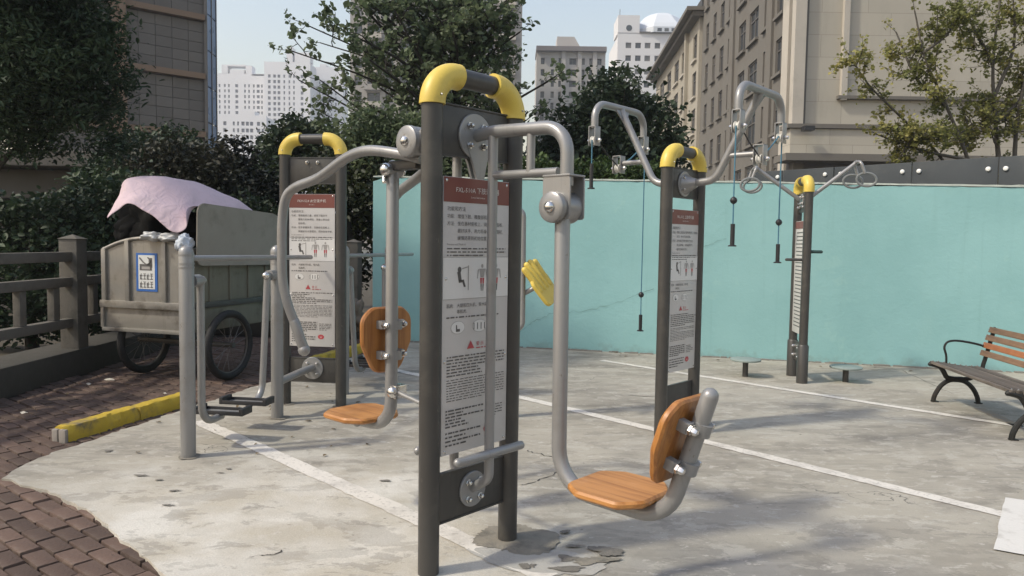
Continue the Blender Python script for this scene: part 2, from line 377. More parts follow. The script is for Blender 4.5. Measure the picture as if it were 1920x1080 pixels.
p = gnd(957, 1012); blob((p.x, p.y), 0.205, 0.19, 0.007, PATCH, seed=3, amp=.26, n=90)
for i, (px, rx, ry) in enumerate([((1070, 1052), .05, .025), ((1130, 1038), .07, .05), ((1115, 1055), .09, .04), ((1062, 1001), .025, .02), ((1085, 1026), .035, .015), ((1052, 1067), .08, .02), ((992, 1064), .03, .03),
                                 ((208, 846), .03, .02), ((262, 893), .04, .016), ((300, 901), .025, .01), ((330, 921), .03, .012), ((315, 949), .028, .012), ((412, 888), .02, .008), ((725, 902), .03, .014), ((430, 880), .02, .008)]):
    p = gnd(*px); blob((p.x, p.y), rx, ry, 0.006 if i > 6 else 0.0085, pm('old_surface', (.15, .138, .12), .3, 30, .95, 0, .5, 60) if i != 2 else PATCH, 'stain', 20 + i, 0.75, n=56)
for px, r_ in (((353, 857), .075), ((521, 784), .08), ((640, 762), .075), ((538, 757), .075)):
    p = gnd(*px); blob((p.x, p.y), r_, r_, 0.0055, PATCH, seed=int(px[0]), amp=.2)

# ------------------------------------------------------------------ brick pavement
BRICK = pm('red_paver', (0.098, 0.062, 0.047), 0.3, 14, 0.85, 0, 0.5, 70, dirt=(0.16, 0.135, 0.11), damt=0.5, dsc=9, isl=0.35)
JOINT = pm('sand_joint', (0.03, 0.024, 0.02), 0.3, 9, 0.95)
bl = V((0.79, -0.613, 0)).normalized(); bs = V((0.613, 0.79, 0)).normalized(); BO = gnd(35, 992)
mb = MB(); mb.quad((-6, -1, -0.045), (4, -1, -0.045), (4, 12, -0.045), (-6, 12, -0.045))
bedo = tag(mb.build('brick_pavement', JOINT, smooth=False), 'weathered red brick paving around the concrete yard', kind='structure')
def inside(p, poly):
    c = False; j = len(poly) - 1
    for i in range(len(poly)):
        a, b = poly[i], poly[j]
        if (a.y > p.y) != (b.y > p.y) and p.x < (b.x - a.x) * (p.y - a.y) / (b.y - a.y) + a.x: c = not c
        j = i
    return c
cand = []
for i in range(-45, 50):
    for j in range(-70, 90):
        c = BO + bl * ((i + 0.5 + (0.5 if j % 2 else 0)) * 0.208) + bs * ((j + 0.5) * 0.104)
        if c.x < -4.72 or c.y < 1.0 or c.y > 11.4 or c.x > 0.5 or c.x > -1.2 and c.y > 3.3: continue
        cor = [c + bl * (a * .1) + bs * (b * .05) for a in (-1, 1) for b in (-1, 1)]
        if all(inside(q, poly) for q in cor): continue
        q = CR.transposed() @ (c - CP); u = 960 + F_PX * q.x / -q.z; vv = 540 - F_PX * q.y / -q.z
        if -700 < u < 1990 and vv < 1900: cand.append((c.y + (100 if u < 0 or vv > 1085 else 0), c))
cand.sort(key=lambda a: a[0])
bmsh = []
for k in range(5):
    r = random.Random(k); m_ = MB(); m_.box((0, 0, 0), (0.194, 0.091, 0.05), ch=0.008)
    m_.v = [(x + r.gauss(0, .0015), y + r.gauss(0, .0015), z + r.gauss(0, .0008)) for x, y, z in m_.v]; me = m_.mesh('brick', True, 30); me.materials.append(BRICK); bmsh.append(me)
ba = math.atan2(bl.y, bl.x); rest = MB()
for k, (_, c) in enumerate(cand):
    M = Matrix.Translation((c.x, c.y, -0.040 + rnd.gauss(0, .003))) @ Matrix.Rotation(ba + rnd.gauss(0, .014), 4, 'Z') @ Matrix.Rotation(rnd.gauss(0, .012), 4, 'X') @ Matrix.Rotation(rnd.gauss(0, .008), 4, 'Y')
    if k < 300: link('brick', bmsh[k % 5], None, bedo, M)
    else: rest.box((0, 0, 0), (0.197, 0.094, 0.05), M)
if rest.v: tag(rest.build('brick_field', BRICK, bedo, False), kind='stuff')
print('bricks', len(cand))
# yellow kerb
YK = pm('yellow_kerb_paint', (0.46, 0.32, 0.03), 0.15, 5, 0.75, 0, 0.5, 30, dirt=(0.11, 0.095, 0.075), damt=0.95, dsc=4.5)
KC = pm('kerb_concrete', (0.27, 0.24, 0.21), 0.15, 8, 0.9, 0, 0.5, 40, dirt=(0.12, 0.105, 0.09), damt=0.5, dsc=6)
kt = thing('yellow_kerb', 'chipped yellow painted kerb between brick paving and concrete yard', 'kerb', gnd(100, 828)); kt['kind'] = 'structure'
ka, kb = gnd(116, 828, -0.02), gnd(688, 657, -0.02); kgap = ((gnd(346, 752) - ka).length, (gnd(585, 688) - ka).length); kd = (kb - ka); kl = kd.length; kd.normalize(); kang = math.atan2(kd.y, kd.x)
pos = 0.0; o0 = kt.location
while pos < kl:
    L = min(0.72 + rnd.uniform(-.05, .05), kl - pos)
    if pos < kgap[0]: L = min(L, max(.11, kgap[0] - pos))
    if L < .1: break
    if kgap[0] < pos < kgap[1]: pos += L; continue
    nseg = 14; vs = []; fs = []
    for i in range(nseg + 1):
        x = L * i / nseg; e = rnd.uniform(0, .012) + (rnd.uniform(.012, .03) if rnd.random() < .2 else 0); h = 0.105 + rnd.gauss(0, .0025)
        vs += [(x, -0.062 - rnd.gauss(0, .003), -.03), (x, -0.060, h * .5 - e * .3), (x, -0.056 + e, h - e * .5), (x, -0.03 + e * .5, h), (x, 0.05 + rnd.gauss(0, .003), h), (x, 0.062, h - .012), (x, 0.064, -.03)]
    for i in range(nseg):
        for k in range(6): a = i * 7 + k; fs.append((a, a + 7, a + 8, a + 1))
    fs += [tuple(range(7)), tuple(range(nseg * 7, nseg * 7 + 7))[::-1]]
    m_ = MB(); m_.add(vs, fs, tm(ka + kd * pos - o0 + V((0, 0, .01)), kang + rnd.gauss(0, .006))); m_.build('kerb_stone', YK, kt, True, 30); pos += L + .012
for s in (-1, 1):
    m_ = MB(); m_.box((-.018, s * .034, .035), (.03, .062 - (.01 if s > 0 else 0), .125), tm(ka - o0, kang), ch=.008); m_.build('kerb_end', KC, kt)
for i, (px, s) in enumerate([((45, 776), .035), ((167, 722), .03), ((205, 713), .05), ((310, 740), .025)]):
    p = gnd(*px, z=-.015); m_ = MB(); r = random.Random(i)
    m_.add([(math.cos(a) * s * r.uniform(.7, 1.2), math.sin(a) * s * r.uniform(.5, .9), r.uniform(0, .02)) for a in [k * math.pi / 4 for k in range(8)]] + [(0, 0, .025)], [(k, (k + 1) % 8, 8) for k in range(8)])
    o = m_.build('paper_scrap', pm('scrap_paper', (.5, .45, .38), .1, 20, .8)); o.location = p
    tag(o, ['pale leaf scrap lying on bricks at the left edge', 'small pale scrap on bricks between fence and kerb', 'larger white scrap on bricks in front of the cart wheel', 'tiny scrap on bricks close to the yellow kerb'][i], 'litter')
# ------------------------------------------------------------------ turquoise wall
def wallmat():
    m, t, b = nt('turquoise_wall_paint'); ob = coords(t)
    c = mixc(t, ramp(t, noise(t, ob, 0.8, 7, 0.6), 0.3, 0.7), (0.225, 0.42, 0.42), (0.265, 0.475, 0.475))
    c = mixc(t, ramp(t, noise(t, coords(t, (1, 1, .25)), 3, 6, .6), 0.55, 0.75, 0, .25), c, (0.27, 0.46, 0.44))
    c = mixc(t, ramp(t, noise(t, ob, 9, 6, .7), 0.64, 0.72, 0, .5), c, (0.34, 0.50, 0.47))
    c = mixc(t, ramp(t, noise(t, coords(t, (6, 6, .22)), 1.6, 6, .6), 0.56, 0.78, 0, .3), c, (0.155, 0.295, 0.28))
    c = mixc(t, ramp(t, noise(t, ob, 1.3, 12, .7), 0.60, 0.615, 0, .3), c, (0.30, 0.50, 0.47))
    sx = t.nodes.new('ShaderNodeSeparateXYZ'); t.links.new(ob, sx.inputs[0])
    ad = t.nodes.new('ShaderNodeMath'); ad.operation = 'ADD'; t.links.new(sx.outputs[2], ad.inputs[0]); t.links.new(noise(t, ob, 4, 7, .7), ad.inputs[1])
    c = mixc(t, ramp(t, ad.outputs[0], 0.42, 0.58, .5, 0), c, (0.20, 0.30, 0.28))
    t.links.new(c, b.inputs['Base Color']); b.inputs['Roughness'].default_value = 0.75; bumpn(t, b, noise(t, ob, 14, 8, .65), 0.25, 0.02); return m
WA, WB = V((-2.1, 11.24, 0)), V((8.2, 8.615, 0)); wd = (WB - WA).normalized(); wn_ = V((wd.y, -wd.x, 0)); wl = (WB - WA).length
wt = thing('turquoise_wall', 'long turquoise painted rendered wall behind the exercise yard', 'wall', WA, math.atan2(wd.y, wd.x))
def wtop(s): return 2.44 - 0.0213 * s
ns = 60; vs = []; fs = []
for i in range(ns + 1):
    s = wl * i / ns
    if i == 0:
        prof = [(0, 0)]
    h = wtop(s) + rnd.gauss(0, .005); h = h - (0.06 if i == 0 else 0)
    vs += [(s, -.0, -.05), (s, rnd.gauss(0, .003), h * .33), (s, rnd.gauss(0, .003), h * .66), (s, 0, h), (s, .24, h), (s, .24, -.05)]
for i in range(ns):
    for k in range(5): a = i * 6 + k; fs.append((a, a + 6, a + 7, a + 1))
fs += [tuple(range(6)), tuple(range(ns * 6, ns * 6 + 6))[::-1]]
m_ = MB(); m_.add(vs, fs); WALLM = wallmat(); m_.build('wall_body', WALLM, wt, True, 50)
COPE = pm('pale_coping', (0.42, 0.46, 0.42), .15, 8, .85, 0, .4, 30, dirt=(.2, .22, .2), damt=.6, dsc=5)
vs = []; fs = []
for i in range(ns * 2 + 1):
    s = wl * i / ns / 2; h = wtop(s); a = rnd.gauss(0, .004)
    vs += [(s, -.008 + a, h + .008), (s, -.006 + a, h + .03 + rnd.gauss(0, .003)), (s, .25, h + .03), (s, .25, h + .008)]
for i in range(ns * 2):
    for k in range(4): a = i * 4; fs.append((a + k, a + 4 + k, a + 4 + (k + 1) % 4, a + (k + 1) % 4))
fs += [(0, 1, 2, 3), (ns * 8 + 3, ns * 8 + 2, ns * 8 + 1, ns * 8)]
m_ = MB(); m_.add(vs, fs); m_.build('coping', COPE, wt, False)
def wloc(px, py):
    w = onplane(px, py, WA, wn_); d = w - WA; return d.dot(wd), d.z
def wallcrack(pxs, w=.008):
    P = [wloc(*p) for p in pxs]; Q = []
    for a, b in zip(P[:-1], P[1:]):
        for j in range(5): Q.append((a[0] + (b[0] - a[0]) * j / 5 + rnd.gauss(0, .006), a[1] + (b[1] - a[1]) * j / 5 + rnd.gauss(0, .009)))
    Q.append(P[-1]); vs = []
    for x, z in Q: h = w * .6 * rnd.uniform(.2, 1); vs += [(x, -.010, z - h), (x, -.010, z + h * .5)]
    m_ = MB(); m_.add(vs, [(2 * i, 2 * i + 2, 2 * i + 3, 2 * i + 1) for i in range(len(Q) - 1)]); m_.build('crack', pm('wall_crack', (.12, .2, .19), .2, 9, .9), wt, False)
wallcrack([(968, 628), (995, 606), (1015, 595), (1040, 586), (1075, 584), (1110, 581), (1150, 570), (1190, 555), (1226, 541)]); wallcrack([(1320, 462), (1340, 455), (1362, 447)], .006)
m_ = MB()
for i in range(90):
    s = wl * (i + rnd.random()) / 90; l = rnd.uniform(.05, .2); m_.box((s, -.03, .004), (l, .05 * rnd.random() + .02, rnd.uniform(.01, .03)))
tag(m_.build('rubble_edge', pm('rubble', (.2, .19, .17), .4, 20, .95), wt, False), kind='stuff')
# dark hoarding panels above the wall
HOA = pm('slate_hoarding', (0.028, 0.036, 0.042), .12, 3, .45, .3, dirt=(.09, .09, .085), damt=.3, dsc=2)
ha, hb = at(1400, 345, 13.0), at(1960, 345, 9.9); ha.z = hb.z = 0; hd = (hb - ha).normalized(); hl = (hb - ha).length
ht = thing('panel_hoarding', 'dark slate panel hoarding with white round bolts behind the wall', 'hoarding', ha, math.atan2(hd.y, hd.x))
hn = V((hd.y, -hd.x, 0))
def hloc(px, py): w = onplane(px, py, ha, hn); return (w - ha).dot(hd), w.z
seams = [0] + [hloc(x, 330)[0] for x in (1467, 1563, 1709, 1871)] + [hl + .4]
for a, b in zip(seams[:-1], seams[1:]):
    m_ = MB(); m_.box(((a + b) / 2, .02, 1.40), (b - a - .012, .03, 2.74), ch=.006); m_.build('panel', HOA, ht)
bolt_me = MB().lathe([(.034, 0), (.034, .01), (.028, .022), (.012, .028)], 14).mesh('bolt'); bolt_me.materials.append(pm('white_cap', (.75, .75, .72), .05, 10, .4))
for px in [(1458, 332), (1547, 327), (1576, 326), (1692, 322), (1723, 321), (1853, 317), (1886, 316)]:
    s, z = hloc(*px); link('bolt', bolt_me, None, ht, align((0, -1, 0), (s, .004, z)))
# ------------------------------------------------------------------ shared hardware
_dome = MB().lathe([(.017, 0), (.017, .008), (.0125, .0081), (.0125, .018), (.0095, .025), (.004, .028)], 6).mesh('bolt', True, 30); _dome.materials.append(STEEL)
_ball = MB().lathe([(.030, 0), (.030, .004), (.026, .014), (.018, .022), (.008, .026)], 16).mesh('bolt'); _ball.materials.append(STEEL)
def bolt(par, p, d, s=1.0, me=None): return link('bolt', me or _dome, None, par, align(d, p, s))
_tc = {}
def textpoly(body):
    if body in _tc: return _tc[body]
    c = bpy.data.curves.new('t', 'FONT'); c.body = body; c.resolution_u = 1; c.size = 1
    o = bpy.data.objects.new('t', c); COL.objects.link(o)
    dg = bpy.context.evaluated_depsgraph_get(); me = bpy.data.meshes.new_from_object(o.evaluated_get(dg))
    vs = [(v.co.x, v.co.y) for v in me.vertices]; fs = [tuple(p.vertices) for p in me.polygons]
    bpy.data.objects.remove(o); bpy.data.curves.remove(c); bpy.data.meshes.remove(me)
    w = max([v[0] for v in vs] or [1]); _tc[body] = (vs, fs, w); return _tc[body]
class Print:       # flat print on a board facing local -Y; coordinates are fractions of width (0..1) and height (0 top .. 1 bottom)
    def __init__(s, u0, u1, z0, z1, v): s.u0, s.u1, s.z0, s.z1, s.v = u0, u1, z0, z1, v; s.L = {}
    def P(s, x, y, lift=0): return (s.u0 + (s.u1 - s.u0) * x, s.v - .0012 - lift, s.z1 - (s.z1 - s.z0) * y)
    def mb(s, k): return s.L.setdefault(k, MB())
    def text(s, k, body, x, y, h, wmax=None, center=False):
        vs, fs, w = textpoly(body); sx = h
        if wmax: sx = min(h, wmax * (s.u1 - s.u0) / w)
        if center: x = x - w * sx / (s.u1 - s.u0) / 2
        o = s.P(x, y, .001); s.mb(k).add([(o[0] + a * sx, o[1], o[2] + b * h) for a, b in vs], fs)
    def rect(s, k, x0, y0, x1, y1, lift=0): s.mb(k).add([s.P(x0, y1, lift), s.P(x1, y1, lift), s.P(x1, y0, lift), s.P(x0, y0, lift)], [(0, 1, 2, 3)])
    def ell(s, k, x, y, rx, ry, lift=0, n=24):
        c = s.P(x, y, lift); s.mb(k).add([(c[0] + math.cos(a) * rx, c[1], c[2] + math.sin(a) * ry) for a in [2 * math.pi * i / n for i in range(n)]], [tuple(range(n))])
    def poly(s, k, pts, lift=.001): s.mb(k).add([s.P(x, y, lift) for x, y in pts], [tuple(range(len(pts)))])
    def para(s, k, x0, x1, y0, y1, rows, r, fill=.9, th=.5, last=.6):
        for i in range(rows):
            y = y0 + (y1 - y0) * (i + .5) / rows; h = (y1 - y0) / rows * th / 2; x = x0; xe = x1 if i < rows - 1 else x0 + (x1 - x0) * last
            if r.random() < .15: xe = x0 + (x1 - x0) * r.uniform(.3, .8)
            while x < xe:
                w = r.uniform(.03, .16) * .6; s.rect(k, x, y - h, min(x + w, xe), y + h, .001); x += w + r.uniform(.008, .02) / fill
    def build(s, par):
        for k, (mat, nm) in {'w': (INKW, 'white_lettering'), 'k': (INK, 'black_lettering'), 'r': (INKR, 'red_print'), 'g': (INKG, 'grey_print'), 'p': (PALE, 'pale_panel')}.items():
            if k in s.L: tag(s.L[k].build(nm, mat, par, False), kind='stuff')
def figure(p, x, y, h, legs='r', arms=True):       # small standing anatomy figure printed on a board
    a = (p.z1 - p.z0) / (p.u1 - p.u0); w = h * a * .2
    p.ell('g', x, y - h * .44, h * .06 * (p.z1 - p.z0), h * .075 * (p.z1 - p.z0), .001, 12)
    p.poly('g', [(x - w * .8, y - h * .34), (x + w * .8, y - h * .34), (x + w * .45, y - h * .02), (x - w * .45, y - h * .02)])
    for sg in (-1, 1):
        p.poly('g', [(x + sg * w * .85, y - h * .34), (x + sg * w * 1.15, y - h * .3), (x + sg * w * 1.35, y + .02 * h), (x + sg * w * 1.15, y + .02 * h)][::sg])
        p.poly(legs, [(x + sg * w * .05, y), (x + sg * w * .55, y), (x + sg * w * .45, y + h * .22), (x + sg * w * .12, y + h * .22)][::-sg])
        p.poly('k', [(x + sg * w * .12, y + h * .23), (x + sg * w * .42, y + h * .23), (x + sg * w * .3, y + h * .48), (x + sg * w * .14, y + h * .48)][::-sg])
def sign_print(par, u0, u1, z0, z1, v, title, sub, lines, seed, band=.088):
    p = Print(u0, u1, z0, z1, v); r = random.Random(seed); H = z1 - z0
    b = MB(); b.add([p.P(0, band), p.P(1, band), p.P(1, 0), p.P(0, 0)], [(0, 1, 2, 3)]); b.build('title_band', SIGNR, par, False)
    p.text('w', title, .5, band * .58, .030, .74, True); p.text('w', sub, .5, band * .80, .012, .5, True)
    p.rect('p', .0, .285, 1, .435); p.rect('g', .0, .435, 1, .437); p.rect('g', 0, .284, 1, .286)
    y = .118; p.text('k', '功能和方法', .05, y, .023)
    for i, (hd_, tx) in enumerate(lines):
        y += .026
        if hd_: p.text('k', hd_, .05, y, .021)
        p.text('k', tx, .20, y, .021, .76)
    p.text('k', 'Function and Methods', .05, y + .02, .013)
    p.para('k', .05, .95, y + .026, y + .062, 3, r, th=.36)
    figure(p, .58, .362, .10, 'r'); figure(p, .80, .362, .10, 'r')
    p.ell('k', .235, .33, .012, .014, .001, 12); p.poly('k', [(.20, .338), (.25, .338), (.27, .372), (.225, .375)]); p.poly('k', [(.225, .368), (.30, .366), (.33, .392), (.30, .394), (.28, .376), (.225, .378)])
    p.poly('g', [(.36, .315), (.375, .315), (.375, .405), (.36, .405)]); p.poly('g', [(.27, .325), (.36, .318), (.36, .322), (.27, .329)])
    p.text('k', '肌肉:', .05, .466, .020); p.text('k', '大腿股四头肌、臀大肌', .20, .466, .020, .7); p.text('k', '等肌肉。', .20, .488, .020)
    p.para('k', .05, .85, .497, .507, 1, r, th=.5, last=1)
    p.ell('p', .22, .54, .042, .028, .0006); p.ell('p', .55, .54, .046, .028, .0006); p.ell('g', .22, .54, .044, .030); p.ell('g', .55, .54, .048, .030)
    p.poly('k', [(.19, .53), (.205, .53), (.21, .545), (.25, .545), (.25, .555), (.19, .555)])
    for i in range(4): p.rect('k', .455 + i * .055, .528, .468 + i * .055, .553, .0012)
    p.poly('r', [(.36, .622), (.47, .622), (.415, .592)]); p.text('r', '警 示', .50, .613, .022); p.para('r', .50, .70, .618, .626, 1, r, th=.5, last=1)
    p.para('k', .06, .95, .640, .72, 7, r, th=.42); p.para('k', .06, .95, .725, .81, 9, r, th=.3)
    p.para('k', .05, .62, .835, .905, 6, r, th=.48); p.para('k', .05, .58, .915, .975, 4, r, th=.4); p.para('k', .66, .93, .845, .895, 5, r, th=.35)
    p.ell('r', .70, .936, .029, .021, .001); p.text('w', 'H', .70, .944, .022, None, True)
    p.L['w'].v = [(x, yy - (.001 if yy > v - .003 else 0), z) for x, yy, z in p.L['w'].v]
    p.build(par)
    for x, y in ((.04, .012), (.96, .012), (.04, .362), (.96, .362), (.04, .988), (.96, .988), (.03, .66), (.97, .66)):
        q = p.P(x, y); m_ = MB(); m_.lathe([(.007, 0), (.007, .002), (.004, .004)], 8, align((0, -1, 0), (q[0], v - .0005, q[2]))); m_.build('rivet', STEEL, par)

def station(t, hz=2.10, title='', sub='', lines=(), seed=1, sz=(.528, 1.791), up=(1.885, 2.112), lo=(.212, .44), sgap=0.0, hw=.264):
    for s in (-1, 1):
        m_ = MB(); m_.tube([(s * hw, 0, -.05), (s * hw, 0, hz + .02)], .048, 24); m_.build('post', DARK, t)
        path = fillet([(s * hw, 0, hz), (s * hw, 0, hz + .138), (s * .118, 0, hz + .138)], .136, 14)
        m_ = MB(); m_.tube(path, .0575, 24); e = m_.build('elbow', YEL, t)
        for pz, dd in ((path[0], V((0, 0, 1))), (path[-1], V((-s, 0, 0)))):
            m_ = MB(); m_.tube([pz - dd * .001, pz + dd * .006], .0582, 24); m_.build('rim', YEL, e)
        bolt(e, (s * hw + .0, -.056, hz + .035), (0, -1, 0), .35)
    m_ = MB(); m_.tube([(-.13, 0, hz + .138), (.13, 0, hz + .138)], .044, 24); m_.build('top_bar', DARK, t)
    for nm, (a, b) in (('upper_plate', up), ('lower_plate', lo)):
        m_ = MB(); m_.box((0, 0, (a + b) / 2), (2 * hw - .07, .012, b - a), ch=.003)
        for z in (a, b): m_.box((0, .0, z), (2 * hw - .075, .024, .008), ch=.002)
        m_.build(nm, DARK, t)
    m_ = MB(); m_.box((0, -.018, (sz[0] + sz[1]) / 2), (.43, .010, sz[1] - sz[0]), ch=.002); sb = m_.build('sign_board', SIGNW, t)
    sign_print(sb, -.213, .213, sz[0] + .002, sz[1] - .002, -.0232, title, sub, lines, seed)
    return sb
def flange(t, c, d, r=.095, nb=4, r2=.062, mat=None, rb=None):
    m_ = MB(); M = align(d, c); m_.lathe([(r, 0), (r, .008), (r - .003, .011)], 28, M); f = m_.build('flange', mat or GREY, t)
    for k in range(nb): a = math.pi / 4 + 2 * math.pi * k / nb; bolt(f, M @ V((math.cos(a) * r2, math.sin(a) * r2, .011)), d, 1.0)
    return f
def pipe(t, pts, r, name='arm', mat=None, cap='flat', n=18, bend=None):
    m_ = MB(); m_.tube(fillet(pts, bend) if bend else pts, r, n, cap); return m_.build(name, mat or GREY, t)
def smooth_out(pts, r=.03, n=5): return [(p.x, p.y) for p in fillet([(*q, 0) for q in pts] , r, n)]
def closed_out(pts, r, n=5):
    P = [V((*p, 0)) for p in pts]; out = []
    for i in range(len(P)):
        f = fillet([P[i - 1].lerp(P[i], .5), P[i], P[i].lerp(P[(i + 1) % len(P)], .5)], r, n); out += [(q.x, q.y) for q in f[1:-1]]
    return out
SEAT_OUT = closed_out([(-.115, .175), (.115, .175), (.18, .085), (.18, -.11), (.095, -.175), (-.095, -.175), (-.18, -.11), (-.18, .085)], .045)
BACK_OUT = closed_out([(-.10, .175), (.10, .175), (.165, .12), (.165, -.02), (.085, -.175), (-.085, -.175), (-.165, -.02), (-.165, .12)], .075)

# ------------------------------------------------------------------ front leg press machine
A = thing('leg_press_machine', 'grey leg press machine with yellow elbows and wooden swing seats in the foreground', 'exercise machine', (-.1825, 3.4965, 0), math.radians(47.76))
station(A, title='FXL-510A 下肢训练器', sub='Lower limb trainer', lines=[('功能:', '增强下肢、腰腹部肌肉力量。'), ('方法:', '坐在器材座板上，双脚蹬住踏板，'), ('', '握好扶手，用力将身体向后蹬起，'), ('', '缓慢还原到初始位置，重复。')], seed=5)
def armside(sg):       # +1: far side (v>0), -1 camera side
    f = flange(A, (-.01, sg * .008, 1.985), (0, sg, 0), .105)
    m_ = MB(); m_.prism([(-.075, .0), (.085, .02), (.04, -.17), (.0, -.17), (-.03, -.09)], 0, .012, Matrix.Translation((0, sg * .010, 1.95)) @ Matrix.Rotation(math.pi / 2, 4, 'X') @ Matrix.Scale(sg * -1, 4, (0, 0, 1))); m_.build('gusset', GREY, A)
    pipe(A, [(0, sg * .118, 2.0), (0, sg * .118, .40), (0, sg * .012, .335)], .023, 'strut', bend=.06)
    flange(A, (0, sg * .008, .33), (0, sg, 0), .085, r2=.056)
    pipe(A, [(-.215, sg * .135, .525), (.20, sg * .135, .525)], .021, 'foot_peg', cap='round')
    return f
armside(-1); armside(1)
pipe(A, [(0, -.012, 1.99), (0, -.12, 2.0), (0, -.545, 1.985), (0, -.545, 1.74)], .029, 'upper_arm', bend=[.3, .115])
pipe(A, [(0, -.11, 1.803), (0, -.50, 1.80)], .019, 'lower_arm'); pipe(A, [(0, -.345, 1.80), (0, -.345, 1.985)], .019, 'brace')
def hub(t, c, r, u0, u1, clevis=True, ztop=.13):
    m_ = MB(); m_.lathe([(r * .93, 0), (r, .010), (r, .020), (r * .97, .026), (r * .97, u1 - u0 - .026), (r, u1 - u0 - .02), (r, u1 - u0 - .01), (r * .93, u1 - u0)], 32, align((1, 0, 0), (u0, c[1], c[2]))); h = m_.build('pivot_hub', GREY, t)
    m_ = MB(); m_.lathe([(r * .98, 0), (r * .96, .005), (r * .85, .010), (r * .42, .012)], 32, align((-1, 0, 0), (u0 + .001, c[1], c[2]))); m_.build('hub_cap', GREY, h)
    bolt(h, (u0 - .010, c[1], c[2]), (-1, 0, 0), .85, _ball)
    if clevis:
        for u in (u0 + .030, u1 - .012):
            m_ = MB(); m_.prism(closed_out([(-.072, -.05), (.072, -.05), (.072, ztop), (-.072, ztop)], .014), 0, .008, Matrix.Translation((u, c[1], c[2])) @ Matrix.Rotation(math.pi / 2, 4, 'Z') @ Matrix.Rotation(math.pi / 2, 4, 'X')); m_.build('clevis_plate', GREY, t)
        m_ = MB(); m_.box(((u0 + u1) / 2 + .012, c[1], c[2] + ztop + .002), (u1 - u0 - .028, .146, .009), ch=.003); m_.build('clevis_plate', GREY, t)
    return h
hub(A, (0, -.515, 1.650), .066, -.062, .075)
pipe(A, [(0, -.527, 1.62), (0, -.532, .465), (0, -1.06, .455), (0, -1.222, .955)], .0325, 'swing_arm', bend=[.17, .17], cap='round', n=22)
def seat(t, c, tilt=0.0, rz=0.0):
    m_ = MB(); M = tm(c, rz) @ Matrix.Rotation(tilt, 4, 'X'); m_.prism(SEAT_OUT, -.014, .016, M, ch=.009); s = m_.build('seat', WOOD, t)
    for x in (-.09, .09):
        for y in (-.08, .08):
            q = MB(); q.lathe([(.018, 0), (.018, .02), (.011, .028)], 10, align((0, 0, -1), M @ V((x, y, -.013)))); q.build('seat_bolt', GREY, s)
    m_ = MB(); m_.box((0, 0, -.022), (.23, .05, .012), M, ch=.003); m_.build('seat_bracket', GREY, s); return s
seat(A, (0, -.84, .522))
def backrest(t, c, ax, nrm, clz, tube_r=.0325, toff=.075):
    # ax: up axis of the plate, nrm: direction from the plate to the tube
    ax = V(ax).normalized(); nrm = V(nrm).normalized(); X = ax.cross(nrm).normalized()
    M = Matrix(((X.x, ax.x, nrm.x, c[0]), (X.y, ax.y, nrm.y, c[1]), (X.z, ax.z, nrm.z, c[2]), (0, 0, 0, 1)))
    m_ = MB(); m_.prism(BACK_OUT, -.016, .016, M, ch=.009); bk = m_.build('backrest', WOODV, t)
    for z in clz:
        m_ = MB(); m_.tube([M @ V((0, z - .024, toff)), M @ V((0, z + .024, toff))], tube_r + .006, 22); m_.box((0, z, .055), (.15, .044, .012), M, ch=.003); m_.box((-.06, z, .035), (.035, .044, .04), M, ch=.003); m_.box((.06, z, .035), (.035, .044, .04), M, ch=.003)
        cl = m_.build('clamp', GREY, bk)
        for x in (-.06, .06): bolt(cl, M @ V((x, z, .061)), nrm, 1.25)
    return bk
axr = V((0, -.16, .5)).normalized(); backrest(A, (0, -1.095, .775), axr, (0, -axr.z, axr.y), (-.075, .085))
# far side: chest press with pivoting levers
hub(A, (0, .365, 1.985), .078, -.105, .10, clevis=False)
m_ = MB(); m_.box((0, .20, 1.985), (.13, .30, .12), ch=.01); m_.build('pivot_housing', GREY, A)
lev = spline([(-.03, .34, 1.905), (-.06, .46, 1.932), (-.09, .68, 1.963), (-.10, .86, 1.938), (-.10, 1.12, 1.846), (-.115, 1.33, 1.80), (-.13, 1.415, 1.74), (-.135, 1.45, 1.60), (-.135, 1.455, 1.40), (-.13, 1.455, 1.26), (-.11, 1.44, 1.13), (-.075, 1.42, 1.01)], 5)
pipe(A, lev, .0275, 'lever')
g_ = pipe(A, [(-.075, 1.42, 1.015), (-.045, 1.40, .90), (-.03, 1.39, .852)], .0305, 'grip', cap='round'); m_ = MB(); m_.lathe([(.012, -.036), (.030, -.022), (.037, 0), (.030, .022), (.012, .036)], 16, tm((-.03, 1.388, .845))); m_.build('grip_ball', GREY, g_)
lev2 = spline([(.03, .34, 1.89), (.12, .5, 1.855), (.20, .70, 1.815), (.28, .9, 1.775), (.345, 1.03, 1.72), (.36, 1.06, 1.60), (.36, 1.06, 1.35), (.35, 1.05, 1.13), (.33, 1.03, 1.0)], 5)
pipe(A, lev2, .0275, 'lever'); pipe(A, [(.33, 1.03, 1.0), (.31, 1.0, .86)], .0305, 'grip', cap='round')
pipe(A, [(0, .60, 1.885), (0, .605, .52), (0, .98, .50)], .033, 'swing_arm', bend=[.15], n=22, cap='round')
m_ = MB(); m_.tube([(-.045, .6, 1.865), (.045, .6, 1.865)], .034, 18); m_.build('pivot_sleeve', GREY, A); bolt(A, (-.045, .6, 1.865), (-1, 0, 0), 1.15, _ball); bolt(A, (.045, .6, 1.865), (1, 0, 0), 1.15, _ball)
m_ = MB(); m_.box((0, .50, 1.885), (.055, .22, .05), ch=.008); m_.build('link_bracket', DARK, A)
pipe(A, [(-.04, .62, 1.84), (-.055, .60, 1.80)], .012, 'link_pin', STEEL)
backrest(A, (0.02, .675, .975), (0, 0, 1), (0, -1, 0), (-.075, .085), .033, .072)
seat(A, (0, .86, .545), 0, math.pi)
